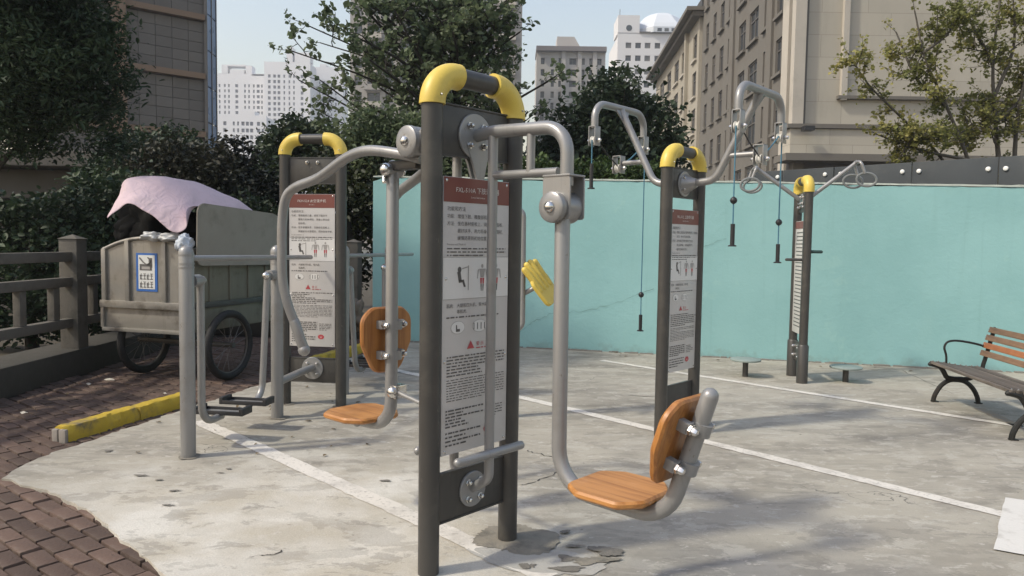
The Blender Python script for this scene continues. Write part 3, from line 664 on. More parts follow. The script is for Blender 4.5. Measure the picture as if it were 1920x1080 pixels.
m_ = MB(); m_.box((.02, .575, .71), (.075, .06, .07), ch=.006); m_.build('link_bracket', STEEL, A); bolt(A, (-.018, .57, .71), (-1, 0, 0), 1.1, _ball)
pipe(A, [(.0, .56, .71), (.0, .118, .645)], .012, 'link_rod', GREY)

# ------------------------------------------------------------------ air walker
B = thing('air_walker', 'grey double air walker with yellow elbowed sign posts and swinging footplates', 'exercise machine', (-1.791, 6.707, 0), math.radians(-8.476))
station(B, 2.255, 'FKH-524 太空漫步机', 'Air walker', [('功能:', '增强腿部力量，提高下肢的平'), ('', '衡能力和协调性，改善心肺功能'), ('', '和体质。'), ('方法:', '双手紧握扶手，双脚踩在踏板上，'), ('', '两腿前后交替摆动，保持身体平衡。')], 11, (.54, 1.905), (1.996, 2.228), (.214, .432))
for x in (-.05, .05): bolt(B, (x, -.008, 2.185), (0, -1, 0), 1.0)
def walker(t, sg, bar):
    def L(u, v, z): return V((u * -sg, v * -sg, z))      # coordinates given for the camera side
    p1, p2 = (-.16, -1.71), (-.087, -.53)
    for (u, v) in (p1, p2):
        m_ = MB(); a = L(u, v, -.05); b_ = L(u, v, 1.40); m_.tube([a, b_], .05, 22, 'round'); po = m_.build('walker_post', GREY, t)
        for z in (1.385, 1.325, 1.30):
            m_ = MB(); m_.tube([L(u, v, z - .006), L(u, v, z + .006)], .0525, 22); m_.build('collar', GREY, po)
    pipe(t, bar, .020, 'handrail', cap='round', n=14)
    flange(t, L(0, -.008, .34), L(0, -1, 0), .10, r2=.066, mat=GREY)
    pipe(t, [L(0, -.012, .345), L(-.02, -.15, .34), L(-.087, -.53, .30)], .032, 'connecting_pipe', bend=.2)
    def swing(v0, v1, u, ang, pv):
        # hub on a post, hanging tube, foot plate
        h = L(u, v0, 1.205); d = L(0, v1 - v0, 0).normalized()
        m_ = MB(); m_.tube([h, h + d * .09], .043, 20); m_.tube([h + d * .085, h + d * .135], .030, 16); hb_ = m_.build('swing_hub', GREY, t)
        bolt(hb_, h + d * .135, d, 1.0, _ball)
        top = h + d * .11; off = math.sin(ang) * 1.0; z0 = 1.205 - math.cos(ang) * 1.015
        s = d.cross(V((0, 0, 1))).normalized()
        e1 = top + s * off * .62; e1.z = z0 + .36; e = top + s * off; e.z = z0
        f_ = e + d * pv
        k = pipe(t, [top, V((e1.x, e1.y, e1.z)), e, f_], .0265, 'swing_leg', bend=[.9, .14], n=16)
        px = f_ + d * .02 + V((0, 0, .02)); M = Matrix.Translation(px) @ Matrix.Rotation(math.atan2(s.y, s.x), 4, 'Z')
        m_ = MB(); m_.box((0, 0, 0), (.38, .135, .012), M, ch=.003); pl = m_.build('footplate', GREY, t)
        m_ = MB(); m_.box((.18, 0, .022), (.03, .15, .055), M, ch=.006); m_.box((-.18, 0, .022), (.03, .15, .055), M, ch=.006)
        m_.box((0, .07, .012), (.34, .012, .03), M, ch=.003); m_.box((0, -.07, .012), (.34, .012, .03), M, ch=.003); m_.build('footplate_rim', BLACKP, pl)
    swing(-1.66, -.6, -.155, .0, .26); swing(-.58, -1.66, -.09, .055, .22)
def L180(p): return (-p[0], -p[1], p[2])
walker(B, -1, [(-.155, -1.71, 1.362), (.022, -.10, 1.345)])
walker(B, 1, [(.06, .13, 1.35), (.26, 2.28, 1.345)])
# ------------------------------------------------------------------ pulley machine
C = thing('pulley_machine', 'overhead rope pulley exerciser with two curved arms and hanging black handles', 'exercise machine', (1.356, 5.99, 0), math.radians(47.76))
station(C, title='FKL-512 上肢牵引器', sub='Upper limb tractor', lines=[('功能:', '锻炼上肢肌肉力量和柔韧性，改善肩'), ('', '关节、肘关节活动范围。'), ('方法:', '双手握住手柄交替向下拉动，'), ('', '使上肢伸展，动作缓慢均匀，'), ('', '循环往复进行练习。')], seed=8, sz=(.492, 1.78), up=(1.875, 2.105), lo=(.17, .382), hw=.258)
def drop(par, x, y, z0, z1, knot=None, hand=.14):
    m_ = MB(); m_.tube([(x, y, z0), (x + .003, y + .002, (z0 + z1) / 2), (x, y, z1 + hand)], .0055, 6); rp = m_.build('rope', ROPE, par)
    m_ = MB(); m_.tube([(x, y, z1), (x, y, z1 + hand)], .0155, 12); m_.lathe([(.03, 0), (.03, .008), (.018, .012)], 14, tm((x, y, z1 - .004))); m_.build('handle', BLACKP, rp)
    if knot:
        m_ = MB(); m_.lathe([(.006, -.026), (.02, -.016), (.026, 0), (.02, .016), (.006, .026)], 12, tm((x, y, knot))); m_.build('stop_ball', BLACKP, rp)
def clevis(par, c, ax, w=.06, h=.16, stub=None):
    # open pulley bracket hanging below c, sheave axis along ax
    ax = V(ax); s = V((-ax.y, ax.x, 0)); M = Matrix(((ax.x, s.x, 0, c[0]), (ax.y, s.y, 0, c[1]), (0, 0, 1, c[2]), (0, 0, 0, 1)))
    m_ = MB()
    for k in (-1, 1): m_.box((k * w / 2, 0, -h / 2), (.007, .075, h), M, ch=.002)
    m_.box((0, 0, -.004), (w + .007, .075, .008), M, ch=.002); b_ = m_.build('pulley_bracket', GREY, par)
    m_ = MB(); m_.lathe([(.037, -.02), (.037, -.014), (.028, -.004), (.028, .004), (.037, .014), (.037, .02)], 20, M @ Matrix.Translation((0, 0, -h + .045)) @ Matrix.Rotation(math.pi / 2, 4, 'Y')); m_.build('sheave', pm('white_nylon', (.55, .54, .5), .06, 20, .5), b_)
    for k in (-1, 1): bolt(b_, M @ V((k * (w / 2 + .003), 0, -h + .045)), ax * k, 1.2)
    return M @ V((0, 0, -h + .045))
for sg in (-1, 1):
    f = flange(C, (-.01, sg * .008, 1.985), (0, sg, 0), .10)
    m_ = MB(); m_.lathe([(.085, 0), (.05, .06), (.034, .10)], 24, align((0, sg, .05), (0, sg * .015, 1.985))); m_.build('arm_socket', GREY, C)
    pipe(C, [(0, sg * .03, 1.985), (0, sg * .27, 2.005), (0, sg * .615, 2.635)], .0295, 'upright_arm', bend=.13, n=20)
    pipe(C, [(-.365, sg * .62, 2.44), (-.365, sg * .62, 2.645), (.365, sg * .62, 2.645), (.365, sg * .62, 2.44)], .030, 'cross_bow', bend=[.13, .13], n=20)
    m_ = MB(); m_.prism([(-.11, .02), (.11, .02), (.03, -.10), (-.03, -.10)], -.006, .006, Matrix.Translation((0, sg * .605, 2.625)) @ Matrix.Rotation(math.pi / 2 - sg * .35, 4, 'X')); m_.build('gusset', GREY, C)
    pl = [clevis(C, (k * .365, sg * .62, 2.455), (0, 1, 0)) for k in (-1, 1)]
    pipe(C, [(0, sg * .36, 2.185), (0, sg * .60, 2.185)], .021, 'pulley_stub'); mid = clevis(C, (0, sg * .625, 2.25), (0, 1, 0), .075, .15)
    mid = V(mid)
    for k, p in zip((-1, 1), pl):
        m_ = MB(); a = V(p) + V((-k * .03, 0, .01)); b_ = mid + V((k * .02, 0, .02)); m_.tube([a, (a + b_) / 2 + V((0, 0, -.012)), b_], .0055, 6); m_.build('rope', ROPE if k > 0 else BLACKP, C)
    if sg < 0:
        drop(C, -.395, -.62, 2.34, 1.50, 1.82, .155); drop(C, .395, -.62, 2.34, 1.375, 1.69, .145)
    else:
        drop(C, -.395, .62, 2.34, 1.95, None, .2); drop(C, .395, .62, 2.34, .725, 1.05, .145)
# ------------------------------------------------------------------ ring machine
D = thing('ring_machine', 'slim double post machine with grey hanging rings near the turquoise wall', 'exercise machine', (3.25, 8.415, 0), math.radians(90 - 7.7))
for s in (-1, 1):
    u = s * .237
    m_ = MB(); m_.tube([(u, 0, .40), (u, 0, 2.12)], .047, 22); po = m_.build('post', DARK, D)
    m_ = MB(); m_.tube([(u, 0, -.05), (u, 0, .41), (u, 0, .425)], [.06, .06, .05], 22); m_.build('base_sleeve', DARK, po)
    m_ = MB(); m_.tube(fillet([(u, 0, 2.10), (u, 0, 2.235), (s * .10, 0, 2.235)], .10, 10), .057, 22); m_.build('elbow', YEL, D)
m_ = MB(); m_.tube([(-.12, 0, 2.235), (.12, 0, 2.235)], .044, 20); m_.build('top_bar', DARK, D)
for a, b in ((1.885, 2.11), (.21, .43)):
    m_ = MB(); m_.box((0, 0, (a + b) / 2), (.40, .014, b - a), ch=.003); q = m_.build('plate', DARK, D)
    for x in (-.11, .11): bolt(q, (x, .008, b - .06), (0, 1, 0), 1.2); bolt(q, (x, .008, a + .06), (0, 1, 0), 1.2)
m_ = MB(); m_.box((0, .02, 1.16), (.385, .012, 1.26), ch=.002); sb = m_.build('sign_board', SIGNW, D)
m_ = MB(); m_.box((0, .0275, 1.745), (.383, .001, .08)); m_.build('title_band', SIGNR, sb, False)
m_ = MB(); r = random.Random(4)
for i in range(26): m_.box((r.uniform(-.02, .0), .0272, 1.66 - i * .042), (r.uniform(.25, .33), .0006, .012))
tag(m_.build('black_lettering', INK, sb, False), kind='stuff')
ring_out = [(math.cos(a) * .10, math.sin(a) * .072) for a in [2 * math.pi * i / 28 for i in range(28)]]
# local +Y points to the left of the picture, -Y to the right
for sg, reach, zt in ((-1, .56, 2.45), (1, .54, 2.39)):
    pipe(D, [(0, sg * .04, 2.03), (0, sg * reach, zt)], .023, 'ring_arm'); flange(D, (0, sg * .01, 2.02), (0, sg, 0), .075, r2=.05)
    for u, dx in ((-.12, .02), (.12, -.05)):
        pipe(D, [(u * .2, sg * (reach - .02), zt - .004), (u, sg * (reach + .0), zt - .01), (u, sg * (reach + .045), zt - .14)], .017, 'ring_hanger', bend=.05)
        M = Matrix.Translation((u, sg * (reach + .045) + dx * sg, zt - .205)) @ Matrix.Rotation(math.radians(78), 4, 'Z') @ Matrix.Rotation(.12 * sg, 4, 'Y') @ Matrix.Rotation(math.pi / 2, 4, 'X')
        P = [M @ V((*p, 0)) for p in ring_out]; m_ = MB(); m_.tube(P + [P[0], P[1]], .0135, 8, None); m_.build('hand_ring', pm('grey_ring_plastic', (.16, .17, .17), .1, 9, .5), D)
pipe(D, [(-.237, .03, 1.36), (-.237, .21, 1.36)], .016, 'peg', DARK, 'round'); pipe(D, [(-.237, -.03, 1.45), (-.237, -.15, 1.45)], .018, 'peg', pm('green_rubber', (.02, .05, .045), .1, 9, .6), 'round')
for i, (px, py, z) in enumerate(((1397, 706, .19), (1585, 716, .16))):
    p = gnd(px, py); s_ = thing('step_disc', ['round grey-green step plate on a short stem left of ring machine', 'round grey-green step plate on a short stem right of ring machine'][i], 'step plate', p, 0, 'round step plates beside the ring machine')
    m_ = MB(); m_.tube([(0, 0, -.03), (0, 0, z)], .032, 16); m_.build('stem', DARK, s_)
    m_ = MB(); m_.lathe([(.165, 0), (.172, .006), (.172, .018), (.165, .024), (.05, .026)], 36, tm((0, 0, z - .006))); m_.build('plate', pm('greygreen_plate', (.26, .31, .29), .1, 9, .5, .2), s_)
# ------------------------------------------------------------------ stand with yellow hand paddle
Ey = 6.3; e0 = at(957, 700, Ey); e0.z = 0
E_ = thing('paddle_stand', 'grey stand with a yellow hand-shaped paddle half hidden behind the leg press', 'exercise machine', e0, 0)
pipe(E_, [(-.05, .05, -.03), (-.05, .05, 1.75)], .05, 'post', GREY, 'round', 20)
def el(px, py, Y=Ey): return at(px, py, Y) - e0
top, bot = el(981, 392), el(979, 618)
pipe(E_, [V((-.05, .05, top.z)), V((top.x, 0, top.z)), V((bot.x, 0, bot.z)), V((-.05, .05, bot.z))], .026, 'side_loop', GREY, 'flat', 14, .07)
ra, rb = el(972, 562), el(1013, 534); pipe(E_, [V((-.04, .05, ra.z - .03)), rb], .021, 'paddle_arm', GREY)
ydir = (el(985, 486) - el(1040, 566)).normalized(); nrm = (rb - ra).normalized(); nrm = (nrm + V((0, -.55, -.05))).normalized(); nrm = (nrm - ydir * nrm.dot(ydir)).normalized(); X = ydir.cross(nrm)
cM = el(1014, 530); M = Matrix(((X.x, ydir.x, nrm.x, cM.x), (X.y, ydir.y, nrm.y, cM.y), (X.z, ydir.z, nrm.z, cM.z), (0, 0, 0, 1)))
m_ = MB(); m_.prism(closed_out([(-.13, -.2), (.13, -.2), (.15, .02), (.12, .08), (-.12, .08), (-.15, .02)], .05), -.015, .02, M, ch=.008); pd = m_.build('paddle', YEL, E_)
for k in range(4): m_ = MB(); x = -.1 + k * .066; m_.tube([M @ V((x, -.05, .004)), M @ V((x, .10, .006)), M @ V((x * 1.15, .17 + .03 * (1 - abs(k - 1.5) / 1.5), .006))], [.028, .03, .026], 12, 'round'); m_.build('finger', YEL, pd)
# ------------------------------------------------------------------ bench
IRON = pm('dark_cast_iron', (.018, .018, .016), .25, 10, .5, .3, .1, 60, dirt=(.05, .03, .02), damt=.5, dsc=8)
OLDW = woodmat('weathered_slat', (.13, .108, .088), (.045, .037, .03), .7, .75, 0, 1, .3); BACKW = woodmat('brown_slat', (.23, .135, .078), (.13, .072, .042), .7, .55, .05, 1, .15); NEWW = woodmat('orange_slat', (.36, .135, .05), (.26, .085, .03), .7, .5, .1, 1)
b0 = V((3.985, 5.83, 0)); b1 = V((4.175, 7.27, 0)); bd = (b1 - b0); bl_ = bd.length; ang = math.atan2(bd.y, bd.x) - math.pi / 2
BN = thing('park_bench', 'slatted wooden park bench with black cast-iron arched legs by the wall', 'bench', b0, ang)
SEATP = [(-.03, .385), (.06, .378), (.16, .365), (.27, .355), (.39, .355)]
BACKP = [(.415, .40), (.435, .50), (.46, .60), (.49, .69), (.515, .755)]
for y in (.0, bl_):
    def Q(pts): return [V((a, y, b)) for a, b in pts]
    fr = thing('side_frame', None, None, (0, 0, 0)); fr.parent = BN
    def ir(pts, r, nm, k=6): m_ = MB(); m_.tube(spline(Q(pts), k), r, 8, 'round'); m_.build(nm, IRON, fr)
    ir([(-.015, 0), (.0, .07), (.05, .16), (.12, .215), (.19, .225), (.27, .21), (.34, .15), (.385, .07), (.40, 0)], .023, 'arch_leg')
    ir([(-.05, .375), (.03, .35), (.07, .30), (.10, .25), (.16, .235), (.24, .235)], .024, 'seat_support'); ir([(-.06, .37), (.1, .355), (.25, .335), (.40, .335), (.43, .40), (.455, .50), (.48, .61), (.51, .735)], .02, 'back_upright')
    ir([(.24, .235), (.33, .25), (.40, .33)], .02, 'rear_brace')
    ir([(.09, .37), (.085, .46), (.065, .54), (.09, .592), (.16, .61), (.27, .60), (.39, .575), (.455, .55)], .011, 'armrest', 8)
    for fx in (.0, .4): m_ = MB(); m_.box((fx, y, .004), (.06, .05, .012), ch=.003); m_.build('foot', IRON, fr)
def slat(c, w, th, tilt, mat, y0=-.05, y1=bl_ + .05):
    m_ = MB(); m_.box((0, 0, 0), (w, y1 - y0, th), ch=.006); o = m_.build('slat', mat, BN); o.location = (c[0], (y0 + y1) / 2, c[1]); o.rotation_euler = (0, tilt, 0)
    for y in (0.0, bl_):
        bl2 = link('bolt', _dome, None, o, align((0, 0, 1), (0, y - (y0 + y1) / 2, th / 2 - .002), .45))
for i in range(9):
    x = -.035 + i * .051; z = .388 - .035 * min(1, max(0, x / .25)); slat((x, z), .043, .026, .10 if x < .2 else .02, OLDW, -.02, bl_ + .02)
for i, (x, z) in enumerate([(.425, .50), (.445, .575), (.467, .65), (.492, .725)]): slat((x - .012, z), .056, .024, -math.pi / 2 + .28, NEWW if i == 1 else BACKW, -.02, bl_ + .02)
# ------------------------------------------------------------------ concrete fence
FCON = pm('fence_concrete', (.115, .105, .09), .2, 7, .9, 0, .4, 45, dirt=(.05, .05, .04), damt=.6, dsc=4)
def fence(label, p0, p1, z0, spacing, first):
    d = (p1 - p0); L_ = d.length; t = thing('concrete_fence', label, 'fence', p0, math.atan2(d.y, d.x)); x = first; xs = []
    while x < L_ + .01: xs.append(x); x += spacing
    for x in xs:
        m_ = MB(); m_.box((x, 0, (z0 + 1.47) / 2), (.20, .20, 1.47 - z0), ch=.012)
        m_.add([(x - .11, -.11, 1.47), (x + .11, -.11, 1.47), (x + .11, .11, 1.47), (x - .11, .11, 1.47), (x, 0, 1.52)], [(3, 2, 1, 0), (0, 1, 4), (1, 2, 4), (2, 3, 4), (3, 0, 4)]); m_.build('post', FCON, t, True, 30)
    ends = [-.1] + [x for x in xs] + ([L_] if L_ - xs[-1] > .3 else [])
    for a, b in zip(ends[:-1], ends[1:]):
        a2 = a + (.098 if a in xs else 0); b2 = b - (.098 if b in xs else 0)
        if b2 - a2 < .1: continue
        for z, h in ((1.275, .105), (1.0, .10), (.55, .10)): m_ = MB(); m_.box(((a2 + b2) / 2, 0, z), (b2 - a2, .10, h), ch=.01); m_.build('rail', FCON, t)
        k = max(1, int((b2 - a2) / .42))
        for i in range(k): m_ = MB(); m_.box((a2 + (i + .5) * (b2 - a2) / k, 0, .775), (.10, .075, .348), ch=.008); m_.build('baluster', FCON, t)
    return t
fence('grey concrete rail fence along the left planting beside the cart', V((-4.86, 4.6, 0)), V((-4.86, 11.75, 0)), .25, 1.83, 1.83)
fence('grey concrete rail fence behind the air walker joining the turquoise wall', V((-4.6, 11.95, 0)), V((-2.2, 11.6, 0)), .25, 1.6, .55)
KW = pm('kerb_wall_shaded', (.048, .044, .036), .2, 5, .9, 0, .4, 40, dirt=(.05, .048, .04), damt=.7, dsc=3)  # shade over the plinth is put into this dark base colour
m_ = MB(); m_.box((-5.0, 7.9, .11), (.52, 8.4, .30), ch=.02); tag(m_.build('low_kerb_wall', KW), 'low shade-darkened concrete plinth wall carrying the left fence', 'plinth')
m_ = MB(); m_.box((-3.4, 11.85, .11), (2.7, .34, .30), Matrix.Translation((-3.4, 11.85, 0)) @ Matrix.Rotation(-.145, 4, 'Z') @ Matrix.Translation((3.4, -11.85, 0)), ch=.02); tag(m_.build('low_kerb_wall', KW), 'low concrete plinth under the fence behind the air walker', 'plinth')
# ------------------------------------------------------------------ rubbish cart
MET = pm('worn_galvanised', (.275, .258, .23), .2, 4, .45, .4, .1, 30, dirt=(.085, .068, .05), damt=.8, dsc=3.5, chips=(.12, .07, .04))
METD = pm('worn_galvanised_green', (.17, .162, .125), .2, 4, .6, .3, .1, 30, dirt=(.07, .06, .04), damt=.7, dsc=3, stretch=(3, 3, .6))
LID = pm('brown_sheet', (.27, .242, .205), .12, 3, .6, .2, .05, 30, dirt=(.09, .08, .06), damt=.5, dsc=2)
RUB = pm('tyre_rubber', (.012, .012, .012), .2, 20, .75)
c0 = V((-3.27, 7.62, 0)); rd = V((-.955, .296, 0)); ca = math.atan2(rd.y, rd.x)     # local +x: along the rear from near corner to left, +y: forward... toward rear of picture is -y
K = thing('rubbish_cart', 'worn metal tricycle rubbish cart piled high behind the fitness posts', 'cart', c0, ca)
# local axes: x along the rear face (to the left), y = outwards to the camera; body runs to -y
Wd, Ln = 1.13, 1.42
def kb_(c, d, nm, mat, par=K, ch=.006): m_ = MB(); m_.box(c, d, ch=ch); return m_.build(nm, mat, par)
# rear panel: three plates with ribs and an arched top edge
for i, (x0, x1) in enumerate(((0.0, .33), (.33, .80), (.80, Wd))):
    def top(x): return 1.36 + .13 * (1 - ((x - Wd / 2) / (Wd / 2)) ** 2)
    n = 6; out = [(x0 + .005, .81), (x1 - .005, .81)] + [(x1 - .005 - (x1 - x0 - .01) * k / n, top(x1 - .005 - (x1 - x0 - .01) * k / n)) for k in range(n + 1)]
    m_ = MB(); m_.prism(out, -.008, .008, Matrix.Rotation(math.pi / 2, 4, 'X')); m_.build('rear_plate', MET, K)
for x in (.02, .33, .80, Wd - .02): kb_((x, .022, (.81 + 1.36 + .13 * (1 - ((x - Wd / 2) / (Wd / 2)) ** 2)) / 2), (.055, .03, 1.36 + .13 * (1 - ((x - Wd / 2) / (Wd / 2)) ** 2) - .81), 'rib', MET)
P = [V((Wd * k / 14, .012, 1.36 + .13 * (1 - ((Wd * k / 14 - Wd / 2) / (Wd / 2)) ** 2))) for k in range(15)]; m_ = MB(); m_.tube(P, .02, 8); m_.build('rim_rail', MET, K)
kb_((Wd / 2, .02, .79), (Wd + .05, .06, .075), 'frame_rail', MET); kb_((Wd / 2, -.0, .65), (Wd - .01, .02, .24), 'tail_board', MET)
kb_((Wd / 2, .015, .52), (Wd + .02, .045, .04), 'frame_rail', MET)
for x in (-.005, Wd + .005): kb_((x, .012, .65), (.04, .05, .23), 'corner_post', MET)
# sides, front, floor
for x, mt in ((0.0, METD), (Wd, METD)):
    kb_((x, -Ln / 2, 1.09), (.018, Ln - .02, .56), 'side_plate', mt); kb_((x, -Ln / 2, .66), (.02, Ln - .02, .26), 'side_plate', mt)
    kb_((x - (.012 if x == 0 else -.012), -Ln / 2, .80), (.05, Ln, .06), 'frame_rail', DARK); kb_((x, -Ln / 2, 1.37), (.045, Ln, .04), 'frame_rail', MET)
    for k in range(4): kb_((x - (.016 if x == 0 else -.016), -.25 - k * .32, 1.09), (.02, .035, .54), 'rib', METD)
kb_((Wd / 2, -Ln, .95), (Wd, .02, .84), 'front_plate', METD); kb_((Wd / 2, -Ln / 2, .53), (Wd - .03, Ln - .03, .02), 'floor_plate', METD)
kb_((Wd / 2 - .15, -.36, .365), (Wd + .1, .05, .05), 'axle', DARK)
# raised side sheet leaning above the near side
out = closed_out([(.04, 1.22), (-1.46, 1.20), (-1.55, 1.45), (-1.5, 1.72), (-1.2, 1.80), (.06, 1.86)], .10, 6)
m_ = MB(); m_.prism(out, -.006, .006, Matrix.Translation((-.028, 0, 0)) @ Matrix.Rotation(-.05, 4, 'Y') @ Matrix(((0, 0, 1, 0), (1, 0, 0, 0), (0, 1, 0, 0), (0, 0, 0, 1)))); m_.build('raised_side_sheet', LID, K)
def wheel(x):
    M = Matrix.Translation((x, -.36, .365)) @ Matrix.Rotation(math.pi / 2, 4, 'Y')
    w = thing('wheel', None, None); w.parent = K
    m_ = MB(); R = .335; P = [M @ V((math.cos(a) * R, math.sin(a) * R, 0)) for a in [2 * math.pi * k / 36 for k in range(37)]]; m_.tube(P, .04, 10, None); m_.build('tyre', RUB, w)
    m_ = MB(); P = [M @ V((math.cos(a) * .30, math.sin(a) * .30, 0)) for a in [2 * math.pi * k / 36 for k in range(37)]]; m_.tube(P, .014, 8, None); m_.build('rim', pm('dull_rim', (.11, .10, .09), .2, 9, .5, .5), w)
    m_ = MB(); m_.tube([M @ V((0, 0, -.06)), M @ V((0, 0, .06))], .03, 12); m_.build('hub', DARK, w)
    for k in range(18):
        a = 2 * math.pi * k / 18; m_ = MB(); m_.tube([M @ V((math.cos(a + .2) * .028, math.sin(a + .2) * .028, .03 * (-1) ** k)), M @ V((math.cos(a) * .28, math.sin(a) * .30, 0))], .003, 4, None); m_.build('spoke', pm('spoke_steel', (.16, .15, .14), .1, 9, .5, .5), w)
wheel(-.16); wheel(.95)
m_ = MB(); m_.tube([(Wd / 2, -Ln, .6), (Wd / 2, -Ln - .5, .55), (Wd / 2, -Ln - .75, .95)], .025, 8); m_.build('frame_tube', DARK, K)
# notice stuck to the rear
po = kb_((.56, .0115, 1.135), (.27, .004, .40), 'notice', pm('notice_blue', (.03, .12, .38), .1, 9, .5), K, 0)
def nr(x0, x1, z0, z1, nm, mat, lift): m_ = MB(); m_.box((.56 - (x0 + x1) / 2, .0115 + lift, 1.135 + (z0 + z1) / 2), (x1 - x0, .002, z1 - z0)); m_.build(nm, mat, po, False)
NW = pm('notice_white', (.62, .62, .60), .05, 9, .5)
nr(-.105, .105, -.175, .178, 'white_panel', NW, .003)
pb = MB()
def nb(x0, x1, z0, z1): pb.box((.56 - (x0 + x1) / 2, .0172, 1.135 + (z0 + z1) / 2), (x1 - x0, .001, z1 - z0))
nb(-.085, .07, .02, .085); nb(.03, .075, .05, .15)
pb.tube(spline([(.56 + .085, .0172, 1.135 + .15), (.56 + .03, .0172, 1.135 + .10), (.56 - .02, .0172, 1.135 + .085), (.56 - .055, .0172, 1.135 + .12), (.56 - .02, .0172, 1.135 + .155)], 5), .008, 5)
for r_, (z0, z1) in enumerate(((-.075, -.005), (-.16, -.09))):
    for k in range(4):
        x = -.085 + k * .044
        nb(x, x + .034, z0, z0 + .008); nb(x, x + .034, (z0 + z1) / 2, (z0 + z1) / 2 + .007); nb(x + .014, x + .02, z0, z1 - .008)
        nb(x, x + .034, z1 - .014, z1 - .008) if k % 2 else nb(x + .002, x + .008, z0 + .01, z1 - .02)
pb.build('black_print', INK, po, False); nr(-.06, .045, .03, .06, 'grey_print', INKG, .0065)
# pink blanket draped over the load
PINK = pm('pink_cloth', (.57, .44, .48), .07, 5, .9, 0, .15, 150, dirt=(.42, .35, .35), damt=.5, dsc=3, wrink=.45)
rows = [[(236, 362, 8.6), (245, 350, 8.7), (275, 342, 8.9), (315, 340, 9.0), (350, 344, 9.1), (390, 356, 9.2), (425, 371, 9.3), (452, 386, 9.3), (472, 402, 9.3)],
        [(230, 352, 8.0), (240, 339, 8.05), (272, 335, 8.1), (312, 335, 8.15), (346, 341, 8.25), (385, 353, 8.45), (422, 369, 8.65), (450, 383, 8.8), (471, 398, 8.95)],
        [(219, 382, 7.72), (236, 362, 7.75), (262, 362, 7.75), (298, 372, 7.76), (334, 380, 7.80), (362, 372, 7.95), (405, 379, 8.25), (446, 388, 8.6), (473, 402, 8.85)],
        [(203, 412, 7.58), (226, 393, 7.6), (249, 383, 7.6), (285, 408, 7.58), (318, 434, 7.57), (349, 428, 7.6), (356, 392, 7.70), (410, 391, 8.15), (470, 402, 8.75)]]
CTL = [[at(*p) for p in r] for r in rows]
cr = [spline(r, 6) for r in CTL]; cols = [spline([cr[i][k] for i in range(4)], 6) for k in range(len(cr[0]))]
nu, nv = len(cols), len(cols[0]); vs = []
from mathutils import noise as mn
for k in range(nu):
    for j in range(nv): p = cols[k][j]; q = mn.noise_vector(p * 3.2) * .03 + mn.noise_vector(p * 9.0) * .012; vs.append(p + q)
fs = [(k * nv + j, (k + 1) * nv + j, (k + 1) * nv + j + 1, k * nv + j + 1) for k in range(nu - 1) for j in range(nv - 1)]
m_ = MB(); m_.add(vs, fs); pk = m_.build('pink_blanket', PINK, None, True, 180)
md = pk.modifiers.new('s', 'SOLIDIFY'); md.thickness = .014; md = pk.modifiers.new('d', 'SUBSURF'); md.levels = md.render_levels = 1
tag(pk, 'faded pink blanket draped over the load of the cart', 'blanket')
def lump(name, c, rx, ry, rz, mat, label, seed, amp=.25, par=None):
    bm = bmesh.new(); bmesh.ops.create_icosphere(bm, subdivisions=4, radius=1)
    for v in bm.verts:
        q = v.co.copy(); k = 1 + amp * mn.noise(q * 1.7 + V((seed, 0, 0))) + amp * .5 * abs(mn.noise(q * 4 + V((0, seed, 0)))) + amp * .3 * abs(mn.noise(q * 9))
        v.co = V((q.x * rx * k, q.y * ry * k, q.z * rz * k))
    me = bpy.data.meshes.new(name); bm.to_mesh(me); bm.free(); me.shade_smooth(); o = link(name, me, mat); o.location = c; tag(o, label, 'rubbish bag'); return o
BAGK = pm('black_bag', (.005, .005, .005), .2, 8, .85, 0, .6, 18, spec=.15); BAGW = pm('white_bag', (.5, .5, .5), .1, 8, .45, 0, .3, 25)
lump('rubbish_bag', at(300, 425, 8.4), .40, .25, .27, BAGK, 'black rubbish bag filling the cart under the blanket', 1, .55); lump('rubbish_bag', at(255, 434, 8.4), .2, .2, .19, BAGK, 'smaller black bag bulging out at the left of the cart load', 8, .3)
lump('rubbish_bag', at(285, 443, 7.68), .10, .07, .045, BAGW, 'crumpled white bag knot on the rim of the cart', 2, .5); lump('rubbish_bag', at(318, 445, 7.68), .12, .08, .04, BAGW, 'flat grey white bag lying on the cart rim', 3, .4)
lump('rubbish_bag', at(346, 458, 7.56), .07, .07, .085, pm('bluish_bag', (.46, .5, .56), .15, 10, .4, 0, .4, 30), 'bluish white crumpled bag at the cart corner by the first post', 4, .5)
lump('rubbish_heap', at(664, 592, 11.0), .14, .12, .2, pm('heap', (.16, .13, .10), .3, 9, .8), 'small rubbish heap at the end of the turquoise wall', 6, .7)
